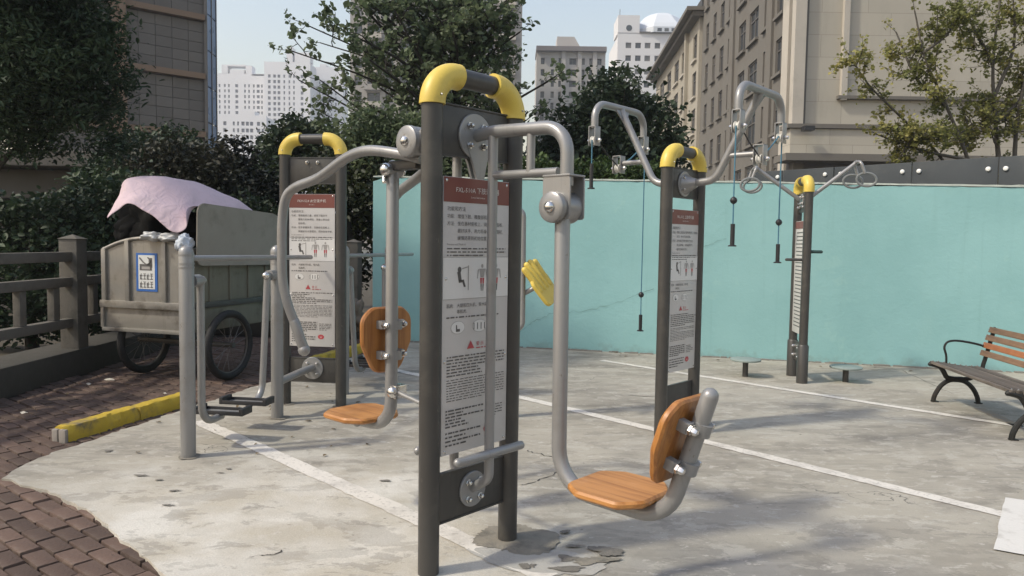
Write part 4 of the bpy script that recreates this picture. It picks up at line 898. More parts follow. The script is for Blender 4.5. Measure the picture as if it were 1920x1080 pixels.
# ------------------------------------------------------------------ foliage
BARK = pm('bark', (.075, .06, .045), .3, 8, .9, 0, .6, 30, stretch=(3, 3, .6)); BARKD = pm('dark_bark', (.03, .026, .02), .3, 8, .9, 0, .6, 30)
def leaves_mesh(name, pts, size, mat, par, seed, aspect=.6, up=.35, jitter=.35):
    r = np.random.default_rng(seed); P = np.array(pts, dtype=float); n = len(P)
    nrm = r.normal(size=(n, 3)); nrm[:, 2] = np.abs(nrm[:, 2]) + up; nrm /= np.linalg.norm(nrm, axis=1)[:, None]
    a = r.normal(size=(n, 3)); a -= nrm * (a * nrm).sum(1)[:, None]; a /= np.linalg.norm(a, axis=1)[:, None]; b = np.cross(nrm, a)
    s = size * (1 + jitter * r.normal(size=n)).clip(.4, 1.8); A_ = a * s[:, None]; B_ = b * (s * aspect)[:, None] * .5; up_ = nrm * (s * .12)[:, None]
    v = np.empty((n, 6, 3)); v[:, 0] = P - A_ * .5; v[:, 1] = P - A_ * .12 + B_ + up_; v[:, 2] = P + A_ * .22 + B_ * .8 + up_; v[:, 3] = P + A_ * .55; v[:, 4] = P + A_ * .22 - B_ * .8 + up_; v[:, 5] = P - A_ * .12 - B_ + up_
    me = bpy.data.meshes.new(name); me.vertices.add(n * 6); me.vertices.foreach_set('co', v.reshape(-1))
    idx = (np.arange(n)[:, None] * 6 + np.array([0, 1, 2, 3, 0, 3, 4, 5])[None]).reshape(-1)
    me.loops.add(n * 8); me.loops.foreach_set('vertex_index', idx.astype(np.int32)); me.polygons.add(n * 2); me.polygons.foreach_set('loop_start', np.arange(n * 2, dtype=np.int32) * 4)
    me.update(); me.validate(); return link(name, me, mat, par)
def cloud(name, label, cat, base, lobes, nleaf, size, mat, seed, trunk=True, shell=.55, aspect=.6, group=None, limbs=10, bark=None, clump=14, cs=.12, trunk_r=.09, gap=0.0):
    r = random.Random(seed); t = thing(name, label, cat, base, 0, group); b = V(base); pts = []; tot = sum(l[1][0] * l[1][1] * l[1][2] for l in lobes) ** 1.0
    for c, R in lobes:
        c = V(c) - b; k = int(nleaf * (R[0] * R[1] * R[2]) / tot / clump)
        for _ in range(k):
            d = V((r.gauss(0, 1), r.gauss(0, 1), r.gauss(0, 1))).normalized(); q = shell + (1 - shell) * r.random() ** .6
            bump_ = .82 + .5 * mn.noise(V((d.x * 2.1, d.y * 2.1, d.z * 2.1)) + V((seed, c.x, c.z)))
            p = c + V((d.x * R[0], d.y * R[1], d.z * R[2])) * q * bump_
            if p.z < .05: continue
            if gap and mn.noise(p * 1.3 + V((seed, 0, 0))) < -gap: continue
            for _ in range(clump): pts.append((p.x + r.gauss(0, cs), p.y + r.gauss(0, cs), p.z + r.gauss(0, cs * .8)))
    leaves_mesh('crown' if trunk else 'foliage', pts, size, mat, t, seed, aspect)
    m_ = MB(); zt = max(c[2] for c, _ in lobes) ; m_.tube([(0, 0, -.1), (r.uniform(-.05, .05), 0, zt * .35), (r.uniform(-.1, .1), r.uniform(-.1, .1), zt * .8)], [trunk_r, trunk_r * .8, trunk_r * .4], 8)
    for i in range(limbs):
        c, R = lobes[i % len(lobes)]; c = V(c) - b; e = c + V((r.gauss(0, .4) * R[0], r.gauss(0, .4) * R[1], r.gauss(0, .4) * R[2])); s0 = V((0, 0, zt * r.uniform(.2, .6))); mid = s0.lerp(e, .5) + V((0, 0, .12))
        m_.tube(spline([s0, mid, e], 3), [trunk_r * .4 * (1 - j / 6.3) for j in range(7)], 6)
    m_.build('trunk' if trunk else 'stem', bark or BARKD, t); return t
def grow_tree(name, label, base, limbs, mat, seed, size, twig_n=7, leaf_n=9, sub=7, bark=BARK, aspect=.7, spread=.75, sl=.9, tl=.4, lj=.06, cat='tree', radii=.05):
    """limbs: list of (polyline world points, radius0). sub branches and leafy twigs grow along each"""
    r = random.Random(seed); b = V(base); t = thing(name, label, cat, base); m_ = MB(); pts = []
    def twig(p, d, L):
        q = [p]; 
        for i in range(3): d = (d + V((r.gauss(0, .25), r.gauss(0, .25), r.gauss(0, .2)))).normalized(); q.append(q[-1] + d * L / 3)
        m_.tube(q, [.007, .005, .004, .002], 4, None)
        for i in range(leaf_n): k = r.random() ** .7 * 3; j = min(2, int(k)); s = q[j].lerp(q[j + 1], k - j); pts.append(s + V((r.gauss(0, lj), r.gauss(0, lj), r.gauss(0, lj))))
    for li, (pl, r0, *so_) in enumerate(limbs):
        sub_ = so_[0] if so_ else sub
        P = spline([V(p) - b for p in pl], 5); n = len(P); m_.tube(P, [r0 * (1 - .85 * i / n) + .006 for i in range(n)], 7)
        for k in range(sub_):
            f = .22 + .78 * (k + r.random()) / sub_; i = min(n - 2, int(f * (n - 1))); p = P[i]; ax = (P[i + 1] - P[i]).normalized()
            d = (ax * (1 - spread) + V((r.gauss(0, 1), r.gauss(0, 1), r.gauss(.15, .7))).normalized() * spread).normalized(); L = sl * (1.15 - .6 * f) * r.uniform(.7, 1.3); q = [p]
            for _ in range(4): d = (d + V((r.gauss(0, .16), r.gauss(0, .16), r.gauss(.02, .14)))).normalized(); q.append(q[-1] + d * L / 4)
            m_.tube(q, [r0 * .3 + .004 - (r0 * .3) * j / 5 for j in range(5)], 5, None)
            for _ in range(twig_n):
                kk = r.uniform(.6, 4); j = min(3, int(kk)); s = q[j].lerp(q[j + 1], kk - j); dd = (d * .5 + V((r.gauss(0, 1), r.gauss(0, 1), r.gauss(0, .7))).normalized()).normalized(); twig(s, dd, tl * r.uniform(.6, 1.3))
        twig(P[-1], (P[-1] - P[-2]).normalized(), tl)
    m_.build('trunk', bark, t, True, 60); leaves_mesh('crown', [tuple(p) for p in pts], size, mat, t, seed, aspect); return t
LG = leafmat('leaf_mid_green', (.095, .135, .068), (.215, .25, .14), .42); LD = leafmat('leaf_dark_green', (.032, .052, .027), (.078, .108, .052), .28); LC = leafmat('conifer_green', (.033, .058, .031), (.072, .108, .05), .22)
LY = leafmat('leaf_gold_green', (.21, .225, .07), (.38, .33, .11), .4); LB = leafmat('leaf_bright_green', (.05, .085, .025), (.10, .15, .045)); LR = leafmat('leaf_brown', (.035, .04, .025), (.075, .065, .045))
# big broadleaf tree behind the front machine
tb = V((-1.35, 15.0, 0)); r = random.Random(21); limbs = [([tb + V((0, 0, -.1)), tb + V((.05, .1, 2.2)), tb + V((.2, 0, 4.5)), tb + V((.25, .1, 7.5))], .16)]
for px, py, Y in [(545, 95, 14.0), (560, 40, 14.4), (600, 150, 13.8), (650, 60, 14.0), (610, 215, 14.2), (690, 110, 13.6), (740, 20, 13.8), (700, 200, 14.0), (780, 120, 13.7), (760, 240, 13.9), (850, 60, 13.7), (900, 130, 14), (930, 40, 14.4), (975, 60, 14.6), (960, 180, 14.5), (1040, 145, 14.6), (700, 10, 14.2), (820, 30, 14.0), (880, -10, 14.2), (950, 0, 14.6), (760, -30, 14.4), (660, -10, 14.4), (730, -60, 14.6), (800, -20, 14.9), (850, 40, 14.3), (900, 20, 15), (710, 40, 14.9), (930, -50, 15), (680, -40, 14.8), (790, 70, 14.9), (860, 110, 14.9), (740, 100, 14.7), (910, 70, 14.4), (960, 30, 15.2), (870, 230, 14.6), (640, -60, 14.5), (780, -90, 14.3), (900, -70, 14.8), (820, 170, 15.6), (690, 150, 15.8), (950, 110, 15.8), (760, 60, 15.9), (850, 0, 15.5), (600, 80, 15.5), (990, 210, 14.2), (560, 150, 13.9)]:
    e = at(px, py, Y); s0 = tb + V((.1, .05, min(5.5, max(1.6, e.z - r.uniform(.9, 1.9))))); limbs.append(([s0, s0.lerp(e, .5) + V((r.gauss(0, .1), r.gauss(0, .1), .12)), e], .022 if px < 625 else .04, 4 if px < 625 else 4))
grow_tree('broadleaf_tree', 'big leafy green tree rising behind the leg press machine', tb, limbs, LG, 5, .098, 5, 14, 7, sl=.8, tl=.42, lj=.05, bark=BARKD)
def lobesof(L): return [(tuple(at(px, py, Y)), R) for px, py, Y, R in L]
def bat(px, Y): p = at(px, 600, Y); return (p.x, Y, 0)
cloud('round_tree', 'dark round evergreen tree behind the left pulley arm', 'tree', bat(1150, 16.5), lobesof([(1150, 210, 16.5, (1.0, .9, .9)), (1090, 260, 16.2, (1.0, .9, .9)), (1200, 250, 16.6, (1.0, .9, .9)), (1140, 300, 16, (1.3, .9, .8)), (1240, 300, 16.8, (.7, .7, .7)), (1040, 300, 16, (.7, .7, .7)), (1145, 165, 16.6, (.5, .5, .5))]), 13000, .12, LD, 31, clump=12, cs=.13)
cloud('hedge_bush', 'bright green hedge top showing above the turquoise wall', 'bush', bat(1150, 12.6), lobesof([(1080, 330, 12.6, (.5, .4, .35)), (1140, 334, 12.6, (.6, .4, .33)), (1210, 333, 12.6, (.5, .4, .3)), (1010, 332, 12.6, (.5, .4, .4))]), 5000, .07, LB, 32, False, cs=.06)
cloud('green_shrub', 'mid green shrub mass beneath the big tree left of the machine', 'bush', bat(720, 13), lobesof([(690, 250, 13, (.6, .5, .5)), (760, 250, 13, (.6, .5, .5)), (720, 300, 12.8, (.8, .5, .6)), (800, 300, 13, (.6, .5, .6)), (660, 300, 13.2, (.4, .5, .5)), (870, 310, 13, (.7, .5, .5))]), 9000, .085, LG, 33, False, cs=.1)
cloud('garden_bush', 'dark leafy bush filling the gap at the left end of the wall', 'bush', bat(660, 12.4), lobesof([(640, 400, 12.5, (.7, .4, .7)), (680, 380, 12.4, (.5, .4, .6)), (665, 470, 12.6, (.7, .35, .7)), (600, 470, 12.8, (.7, .4, .7)), (640, 330, 12.8, (.7, .4, .5))]), 7000, .085, leafmat('leaf_olive', (.02, .03, .014), (.07, .075, .02)), 34, False, cs=.1)
cloud('cypress_tree', 'near-black dense evergreen tree in front of the white towers', 'tree', bat(440, 14), lobesof([(440, 300, 14, (.45, .4, .5)), (430, 350, 14, (.6, .5, .7)), (460, 400, 14, (.7, .5, .7)), (500, 400, 13.6, (.6, .5, .9))]), 11000, .08, leafmat('leaf_black_green', (.008, .012, .008), (.016, .024, .013), .1), 35, clump=16, cs=.09)
cloud('small_tree', 'dark leafy tree behind the yellow elbows of the air walker', 'tree', bat(560, 17), lobesof([(560, 250, 17, (.55, .5, .5)), (520, 280, 17, (.5, .5, .6)), (600, 270, 17, (.6, .5, .6)), (560, 310, 17, (1.0, .5, .6)), (510, 330, 16.5, (.6, .5, .6))]), 8000, .10, LD, 36, cs=.12)
# conifer and shade planting on the left
con = [(30, 40, 8.6, (.75, .8, .6)), (120, 40, 8.6, (.7, .7, .5)), (190, 70, 8.5, (.35, .5, .4)), (60, 130, 8.4, (.8, .7, .5)), (150, 130, 8.4, (.6, .6, .45)), (215, 160, 8.5, (.24, .4, .32)), (100, 200, 8.4, (.7, .6, .35)), (190, 215, 8.5, (.32, .5, .3)), (20, 220, 8.6, (.7, .6, .4)), (60, 265, 8.7, (.6, .6, .22)), (-60, 100, 8.6, (.9, .9, .9)), (-150, 60, 8.8, (1.1, 1.1, 1.1)), (20, -80, 8.8, (1.0, 1.0, .9)), (120, -90, 8.8, (.8, .9, .8)), (-80, -200, 9, (1.2, 1.2, 1.2)), (60, -220, 9, (.9, 1, .9)), (200, 265, 9.0, (.3, .4, .25))]
con_shade = [((-5.6, 6.6, 5.6), (1.1, 1.3, .6)), ((-5.0, 8.0, 6.0), (1.2, 1.2, .6)), ((-6.4, 7.4, 6.2), (1.4, 1.6, .8))]  # unseen canopy lobes above the view, added to block sky light
cloud('conifer_tree', 'dark feathery conifer overhanging the upper left corner', 'tree', (-6.9, 9.2, 0), lobesof(con) + con_shade, 170000, .065, LC, 41, aspect=.36, clump=26, cs=.11, limbs=10, trunk_r=.13, shell=.15, bark=BARKD)
for i, (lab, px, Y, L, m_, n_) in enumerate([
    ('dark shrub behind the left end of the concrete fence', 60, 10.2, [(30, 430, 10.2, (.9, .5, .5)), (110, 420, 10.2, (.8, .5, .5)), (60, 500, 10, (1.2, .5, .6)), (30, 570, 10, (1.2, .4, .6)), (120, 570, 10, (.8, .4, .6))], LC, 11000),
    ('dark green shrub between the fence post and the cart', 200, 10.8, [(180, 400, 10.8, (.7, .5, .5)), (230, 370, 11, (.7, .5, .5)), (190, 470, 10.6, (.8, .5, .7)), (170, 560, 10.6, (.8, .4, .7))], LC, 8000),
    ('brownish twiggy shrub above the cart in the shade', 330, 12.2, [(300, 310, 12.4, (.8, .5, .5)), (370, 310, 12.4, (.7, .5, .5)), (330, 370, 12.2, (1.1, .5, .6)), (400, 360, 12.4, (.7, .5, .7))], LR, 7000),
    ('deep green shrub row behind the cart', 420, 12.0, [(330, 440, 12, (1.0, .4, .8)), (430, 450, 12.0, (.9, .4, .8)), (500, 470, 12.2, (.9, .4, .9)), (420, 560, 12.2, (1.6, .35, .8)), (560, 540, 12.4, (.9, .35, .8))], LD, 13000),
    ('shaded shrub under the dark tower block', 270, 13.0, [(250, 290, 13.2, (.7, .5, .4)), (220, 330, 13, (.8, .5, .5)), (290, 340, 13, (.8, .5, .5)), (320, 270, 13.6, (.6, .5, .4))], LC, 8000)]):
    cloud('shade_shrub', lab, 'shrub', bat(px, Y), lobesof(L), n_, .075, m_, 50 + i, False, cs=.09, group='shrubs in the shaded bed')
# golden tree on the right
gb = at(1880, 300, 13.4); gb.z = 0; G = lambda px, py, Y=13.4: at(px, py, Y)
limbs = [([gb, G(1872, 330), G(1868, 250), G(1862, 120), G(1880, -40)], .05), ([G(1900, 420), G(1905, 250), G(1925, 120), G(1930, -30)], .04), ([G(1850, 420), G(1815, 300, 13.2), G(1775, 200, 13.1), G(1735, 110, 13.0), G(1715, 20, 13)], .033),
         ([G(1830, 400), G(1760, 290, 13.1), G(1690, 220, 12.9), G(1630, 160, 12.8), G(1590, 100, 12.8)], .024), ([G(1815, 300, 13.2), G(1740, 285, 13), G(1690, 270, 13), G(1640, 250, 13)], .025), ([G(1868, 230), G(1910, 190, 13.5), G(1950, 130, 13.6)], .03), ([G(1775, 200, 13.1), G(1720, 150, 13.2), G(1680, 60, 13.4)], .03), ([G(1862, 120), G(1830, 60), G(1800, 0)], .03), ([G(1865, 180), G(1900, 90), G(1900, 0)], .03), ([G(1730, 100, 13), G(1780, 60, 13), G(1790, 10, 13)], .02), ([G(1770, 240, 13), G(1720, 250, 12.8), G(1690, 290, 12.8)], .02), ([G(1868, 250), G(1830, 230), G(1790, 260)], .02)]
grow_tree('golden_tree', 'slender tree with yellow-green autumn leaves beside the stone building', gb, limbs, LY, 9, .054, 6, 19, 9, sl=.5, tl=.3, lj=.04, aspect=.8, bark=pm('grey_bark', (.09, .08, .065), .3, 8, .9, 0, .5, 30))

fl_ = []; r = random.Random(77)
for _ in range(80):
    if r.random() < .55: p = gnd(r.uniform(120, 700), r.uniform(690, 860))
    elif r.random() < .5: s_ = r.uniform(0, 8); p = WA + wd * s_ + wn_ * r.uniform(.05, .5)
    else: p = gnd(r.uniform(200, 1000), r.uniform(690, 800))
    fl_.append((p.x, p.y, .008))
flo = leaves_mesh('fallen_leaves', fl_, .035, pm('dry_leaf', (.13, .095, .05), .4, 30, .8), None, 78, .6, 4.0); tag(flo, 'small dry leaves scattered over the yard', kind='stuff')
# ------------------------------------------------------------------ buildings
GLASS = pm('dark_window_glass', (.035, .042, .05), .3, 2, .12, 0, 0, spec=.6); GLASSB = pm('blue_curtain_glass', (.17, .27, .43), .5, .6, .3, 0, 0)
_t = GLASS.node_tree; _b = _t.nodes['Principled BSDF']; _oi = _t.nodes.new('ShaderNodeObjectInfo'); _src = _b.inputs['Base Color'].links[0].from_socket
_t.links.new(mixc(_t, ramp(_t, _oi.outputs['Random'], .55, .9, 0, .75), _src, (.20, .19, .17)), _b.inputs['Base Color'])
FRAME = pm('window_frame', (.12, .11, .10), .1, 9, .5, .2)
def facade(par, nm, o, d, Wf, Hf, cols_, rows_, th, mat, z0=0.0, glass=GLASS, sill=None, mull=True, dep=None, skip=None, stuff=False):
    """wall piece standing on line o + d*x with real openings; panes set back inside. local coordinates of par (its origin is subtracted)"""
    d = V(d).normalized(); nn = V((d.y, -d.x, 0)); o = V(o) - V(par.location); dep = dep or th * .75
    M = Matrix(((d.x, -nn.x, 0, o.x), (d.y, -nn.y, 0, o.y), (0, 0, 1, z0), (0, 0, 0, 1)))
    m_ = MB(); xs = [0] + [x for c in cols_ for x in c] + [Wf]
    for a, b in zip(xs[0::2], xs[1::2]):
        if b - a > .01: m_.box(((a + b) / 2, th / 2, Hf / 2), (b - a, th, Hf), M)
    zs = [0] + [z for r_ in rows_ for z in r_] + [Hf]
    for (x0, x1) in cols_:
        for a, b in zip(zs[0::2], zs[1::2]):
            if b - a > .01: m_.box(((x0 + x1) / 2, th / 2, (a + b) / 2), (x1 - x0, th, b - a), M)
    w = m_.build(nm, mat, par, False); cache = {}; sm_ = MB()
    for (x0, x1) in cols_:
        for (a, b) in rows_:
            if stuff: sm_.box(((x0 + x1) / 2, dep, (a + b) / 2), (x1 - x0, .02, b - a), M); continue
            key = (round(x1 - x0, 2), round(b - a, 2))
            if key not in cache:
                g = MB(); g.box((0, 0, 0), (x1 - x0, .02, b - a)); gm_ = g.mesh('window', False); gm_.materials.append(glass)
                f = MB(); t_ = min(.09, (x1 - x0) * .06)
                for s in (-1, 1): f.box((s * ((x1 - x0) / 2 - t_ / 2), -.03, 0), (t_, .05, b - a)); f.box((0, -.03, s * ((b - a) / 2 - t_ / 2)), (x1 - x0 - 2 * t_, .05, t_))
                if mull: f.box((0, -.032, 0), (t_, .05, b - a - 2 * t_)); f.box((0, -.034, (b - a) * .18), (x1 - x0 - 2 * t_, .05, t_ * .8))
                fm = f.mesh('frame', False); fm.materials.append(FRAME)
                sl_ = None
                if sill: s_ = MB(); s_.box((0, -dep - .08, -(b - a) / 2 - .09), (x1 - x0 + .3, .22, .16)); sl_ = s_.mesh('sill', False); sl_.materials.append(sill)
                cache[key] = (gm_, fm, sl_)
            gm_, fm, sl_ = cache[key]; wo = link('window', gm_, None, par, M @ Matrix.Translation(((x0 + x1) / 2, dep, (a + b) / 2))); link('frame', fm, None, wo)
            if sl_: link('sill', sl_, None, wo)
    if stuff and sm_.v: tag(sm_.build('windows', glass, par, False), kind='stuff')
    return w
def bbox(par, nm, c, d, mat, rz=0, ch=0): m_ = MB(); m_.box((0, 0, 0), d, tm(V(c) - V(par.location), rz), ch); return m_.build(nm, mat, par, False)
def ashlar(name, col, bw, bh, mortar, var=.12):
    m, t, b = nt(name); ob = coords(t); sx = t.nodes.new('ShaderNodeSeparateXYZ'); t.links.new(ob, sx.inputs[0])
    ad = t.nodes.new('ShaderNodeMath'); ad.operation = 'ADD'; t.links.new(sx.outputs[0], ad.inputs[0]); t.links.new(sx.outputs[1], ad.inputs[1])
    cx = t.nodes.new('ShaderNodeCombineXYZ'); t.links.new(ad.outputs[0], cx.inputs[0]); t.links.new(sx.outputs[2], cx.inputs[1])
    br = node(t, 'ShaderNodeTexBrick'); t.links.new(cx.outputs[0], br.inputs[0]); br.inputs['Color1'].default_value = (*sc3(col, 1 - var), 1); br.inputs['Color2'].default_value = (*sc3(col, 1 + var), 1); br.inputs['Mortar'].default_value = (*mortar, 1)
    br.inputs['Scale'].default_value = 1; br.inputs['Brick Width'].default_value = bw; br.inputs['Row Height'].default_value = bh; br.inputs['Mortar Size'].default_value = .012
    c = mixc(t, ramp(t, noise(t, coords(t, (1, 1, .3)), .5, 7, .65), .45, .75, 0, .5), br.outputs[0], sc3(col, .6)); t.links.new(c, b.inputs['Base Color']); b.inputs['Roughness'].default_value = .85
    bumpn(t, b, br.outputs['Fac'], -.4, .02); return m
STONE = ashlar('grey_stone_cladding', (.40, .37, .31), 2.3, 1.1, (.27, .245, .205), .05); STONEL = pm('pale_stone_trim', (.44, .405, .35), .1, .8, .85, 0, 0, dirt=(.2, .185, .16), damt=.5, dsc=.4)
CREAM = pm('cream_render', (.33, .30, .245), .1, .5, .85, dirt=(.25, .22, .17), damt=.5, dsc=.3); STONED = pm('dark_brown_stone', (.14, .129, .112), .1, .6, .85, dirt=(.14, .12, .10), damt=.5, dsc=.35)  # darker brown stone for the left face, sills, ledges and cornices
# stone building on the right
cn = V((14.1, 38.0, 0)); SB = thing('stone_building', 'large grey stone clad building with rows of sash windows on the right', 'building', cn)
ld = V((.05, 1, 0)).normalized()      # left face runs away from the camera
def ls(px):      # distance along left face for a picture column
    d = ray(px, 300); a = cn; # solve cn + ld*s on ray plane
    k = d.x / d.y; return (k * cn.y - cn.x) / (ld.x - k * ld.y)
s1 = ls(1310)
nearc = [(ls(b), ls(a)) for a, b in ((1447, 1461), (1424, 1433), (1397, 1413), (1378, 1390), (1358, 1367), (1343, 1350), (1330, 1335.5), (1317, 1322))]
rowsn = [(1.4 + k * 3.15, 3.3 + k * 3.15) for k in range(9)]
# left face is built with its own outward normal to -x: walk from far to near
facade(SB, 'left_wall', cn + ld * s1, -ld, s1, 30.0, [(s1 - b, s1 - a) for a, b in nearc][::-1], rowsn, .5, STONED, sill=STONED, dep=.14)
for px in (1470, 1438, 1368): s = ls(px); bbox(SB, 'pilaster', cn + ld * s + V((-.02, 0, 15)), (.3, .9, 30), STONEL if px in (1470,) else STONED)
s2 = ls(1231); farc = [(ls(b), ls(a)) for a, b in ((1299, 1306), (1278, 1284), (1264.5, 1272.5), (1251, 1258.5), (1238, 1246))]
facade(SB, 'far_wall', cn + ld * s2 + V((-.25, 0, 0)), -ld, s2 - s1, 20.6, [(s2 - b, s2 - a) for a, b in farc][::-1], [(1.6 + k * 3.1, 3.7 + k * 3.1) for k in range(6)], .5, CREAM, sill=STONEL, dep=.15)
for px in (1290,): s = ls(px); bbox(SB, 'pilaster', cn + ld * s + V((-.4, 0, 10.2)), (.35, .5, 20.4), CREAM)
mid = cn + ld * (s1 + s2) / 2
bbox(SB, 'cornice', mid + V((-.55, 0, 20.75)), (1.7, s2 - s1 + 1.2, .3), STONED, -.05); bbox(SB, 'cornice', mid + V((-.35, 0, 20.4)), (1.1, s2 - s1 + .8, .4), STONED, -.05)
ROOFD = pm('dark_roof', (.06, .06, .06), .2, .6, .7); bbox(SB, 'roof_parapet', mid + V((.1, 0, 21.3)), (.5, s2 - s1 + .4, .8), ROOFD, -.05)
bbox(SB, 'roof_slab', mid + V((6, 0, 20.5)), (11, s2 - s1 - .2, .3), ROOFD, -.05); bbox(SB, 'end_wall', cn + ld * (s2 + .05) + V((6, 0, 10.2)), (12, .4, 20.3), CREAM)
FW = 22.0
bbox(SB, 'front_wall', cn + V((FW / 2 + .02, .3, 18.8)), (FW, .6, 22.4), STONE)      # upper cladding
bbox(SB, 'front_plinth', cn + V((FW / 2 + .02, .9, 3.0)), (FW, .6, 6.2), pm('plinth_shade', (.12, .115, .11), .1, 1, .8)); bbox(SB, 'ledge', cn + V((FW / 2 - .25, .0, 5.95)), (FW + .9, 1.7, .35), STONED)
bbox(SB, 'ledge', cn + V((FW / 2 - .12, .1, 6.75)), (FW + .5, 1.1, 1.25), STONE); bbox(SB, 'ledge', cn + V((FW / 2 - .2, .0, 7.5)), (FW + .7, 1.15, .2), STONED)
x0 = (1563 - 960) / 1400 * 37.8 - cn.x; zf = 1.5 + (466 - 186) / 1400 * 37.8
bbox(SB, 'panel_frame', cn + V((x0 + .14, -.12, zf + 9)), (.28, .24, 18.4), STONEL); bbox(SB, 'panel_frame', cn + V((x0 + 9, -.13, zf - .06)), (18.3, .26, .16), STONED); bbox(SB, 'corner_pilaster', cn + V((.02, -.05, 18.8)), (.55, .5, 22.3), STONEL)  # lower frame bar paints the recess's shadow line in dark stone
p = at(1515, 241, 37); bbox(SB, 'floodlight', p + V((0, 0, 0)), (.5, .5, .22), BLACKP); bbox(SB, 'right_wall', cn + V((FW, 12, 15)), (.4, 24, 30), STONE)
# white office block with faceted dome
WHT = pm('white_tile_cladding', (.66, .65, .65), .04, .2, .7); WHB = pm('pale_blue_cladding', (.56, .59, .63), .04, .2, .6)
Yd = 190.0; p0 = at(1153, 300, Yd); DB = thing('domed_block', 'white tiled office block with square windows and a faceted dome roof', 'building', (p0.x, Yd, 0)); k = Yd / 1400
def zz(y, x=1200, Y=Yd): return at(x, y, Y).z
def wx(px): return at(px, 300, Yd).x - p0.x
colsd = [(wx(a), wx(a + 10.5)) for a in (1168, 1186, 1203.5, 1222, 1250, 1268, 1286)]; rowsd = [(zz(y + 5.5), zz(y - 5)) for y in (210, 184, 158.5, 134, 109, 85)]
facade(DB, 'front_wall', (p0.x, Yd, 0), (1, 0, 0), 24, zz(62), colsd, rowsd, .6, WHT, dep=.35, glass=GLASS)
bbox(DB, 'tower_wall', (p0.x + wx(1173), Yd + 4, (zz(29) + zz(62)) / 2 + .02), (wx(1193) , 8.2, zz(29) - zz(62)), WHT); bbox(DB, 'body', (p0.x + 12, Yd + 9.5, zz(62) / 2 - .3), (23.8, 17, zz(62) - .8), WHT)
m_ = MB(); m_.lathe([(.75, 0), (.75, .15)], 20, align((0, -1, 0), (wx(1173.5), -.0, zz(53)))); m_.build('round_window', GLASS, DB)
m_ = MB(); cx_ = wx(1241); R0 = wx(1290) - wx(1192); m_.lathe([(R0 * .62, zz(61)), (R0 * .62, zz(51)), (R0 * .56, zz(42)), (R0 * .36, zz(22)), (R0 * .24, zz(15)), (R0 * .03, zz(14))], 8, tm((cx_, R0 * .5, 0), math.pi / 8)); dm = m_.build('dome', WHB, DB, False)
for px, py in ((1229, 57), (1242, 57), (1255, 57), (1240.5, 44)): bbox(DB, 'roof_window', (p0.x + wx(px), Yd - R0 * .02 - (.2 if py > 50 else -1.2), zz(py)), (1.1, 1.0, .8), GLASS)
bbox(DB, 'roof_ledge', (p0.x + wx(1245), Yd - .1, zz(61)), (14, .5, .35), FRAME); bbox(DB, 'aerial', (p0.x + wx(1157), Yd + 1, zz(24)), (.12, .12, 2.2), FRAME)
# grey slab block with pyramid-cut plant room
Yg = 150.0; p1 = at(1003, 300, Yg); GB = thing('slab_block', 'pale grey apartment slab with a slant-cut plant room on its roof', 'building', (p1.x, Yg, 0))
GREYB = pm('grey_beige_render', (.47, .44, .41), .06, .2, .8); DGB = pm('grey_cornice', (.20, .18, .175), .1, .3, .8)
def gx(px): return at(px, 300, Yg).x - p1.x
colsg = [(gx(a), gx(b)) for a, b in ((1011, 1018), (1030, 1036), (1044, 1049), (1064, 1077), (1086, 1093), (1101, 1107), (1116, 1124))]; rowsg = [(at(1060, y + 6, Yg).z, at(1060, y - 6, Yg).z) for y in range(262, 100, -21)]
facade(GB, 'front_wall', (p1.x, Yg, 0), (1, 0, 0), gx(1131), at(1060, 95, Yg).z, colsg, rowsg, .7, GREYB, dep=.5)
H_ = at(1060, 95, Yg).z; bbox(GB, 'cornice', (p1.x + gx(1067), Yg + 3, H_ + .2), (gx(1133), 8, .9), DGB); bbox(GB, 'body', (p1.x + gx(1067), Yg + 6, H_ / 2), (gx(1130), 9.5, H_ - .5), GREYB)
m_ = MB(); a, b, c_ = gx(1041), gx(1073), gx(1087); zt = at(1060, 66, Yg).z; m_.prism([(a, H_ + .6), (c_, H_ + .6), (b, zt), (a, zt)], -6, -1, Matrix.Rotation(math.pi / 2, 4, 'X')); m_.build('plant_room', GREYB, GB, False)
for px in (1053, 1083, 1111): bbox(GB, 'pilaster', (p1.x + gx(px), Yg - .2, H_ / 2), (.8, .6, H_ - .3), GREYB)
bbox(GB, 'plant_window', (p1.x + gx(1066), Yg + .9, at(1066, 88, Yg).z), (1.0, .3, .7), GLASS)
# apartment tower behind the big tree
Ya = 130.0; p2 = at(656, 300, Ya); AB = thing('apartment_tower', 'tall grey apartment tower with balconies half hidden by the big tree', 'building', (p2.x, Ya, 0))
def axx(px): return at(px, 300, Ya).x - p2.x
wA = axx(975); colsa = [(axx(a), axx(a + w_)) for a, w_ in ((664, 14), (688, 24), (722, 14), (748, 24), (784, 14), (812, 24), (850, 14), (876, 24), (910, 14), (934, 26))]; rowsa = [(2 + k * 2.9, 3.7 + k * 2.9) for k in range(16)]
TAUPE = pm('taupe_render', (.32, .30, .275), .08, .2, .85, dirt=(.16, .155, .15), damt=.5, dsc=.15); facade(AB, 'front_wall', (p2.x, Ya, 0), (1, 0, 0), wA, 49, colsa, rowsa, .8, TAUPE, dep=.6)
for k in range(15):
    z = 4.15 + k * 2.9
    for a, w_ in ((684, 32), (744, 32), (808, 32), (872, 32), (930, 34)): bbox(AB, 'balcony', (p2.x + axx(a + w_ / 2), Ya - .55, z + .3), (axx(a + w_) - axx(a), 1.0, .95), STONEL if k % 2 else TAUPE)
bbox(AB, 'body', (p2.x + wA / 2, Ya + 8, 24), (wA - .2, 13, 48), TAUPE)
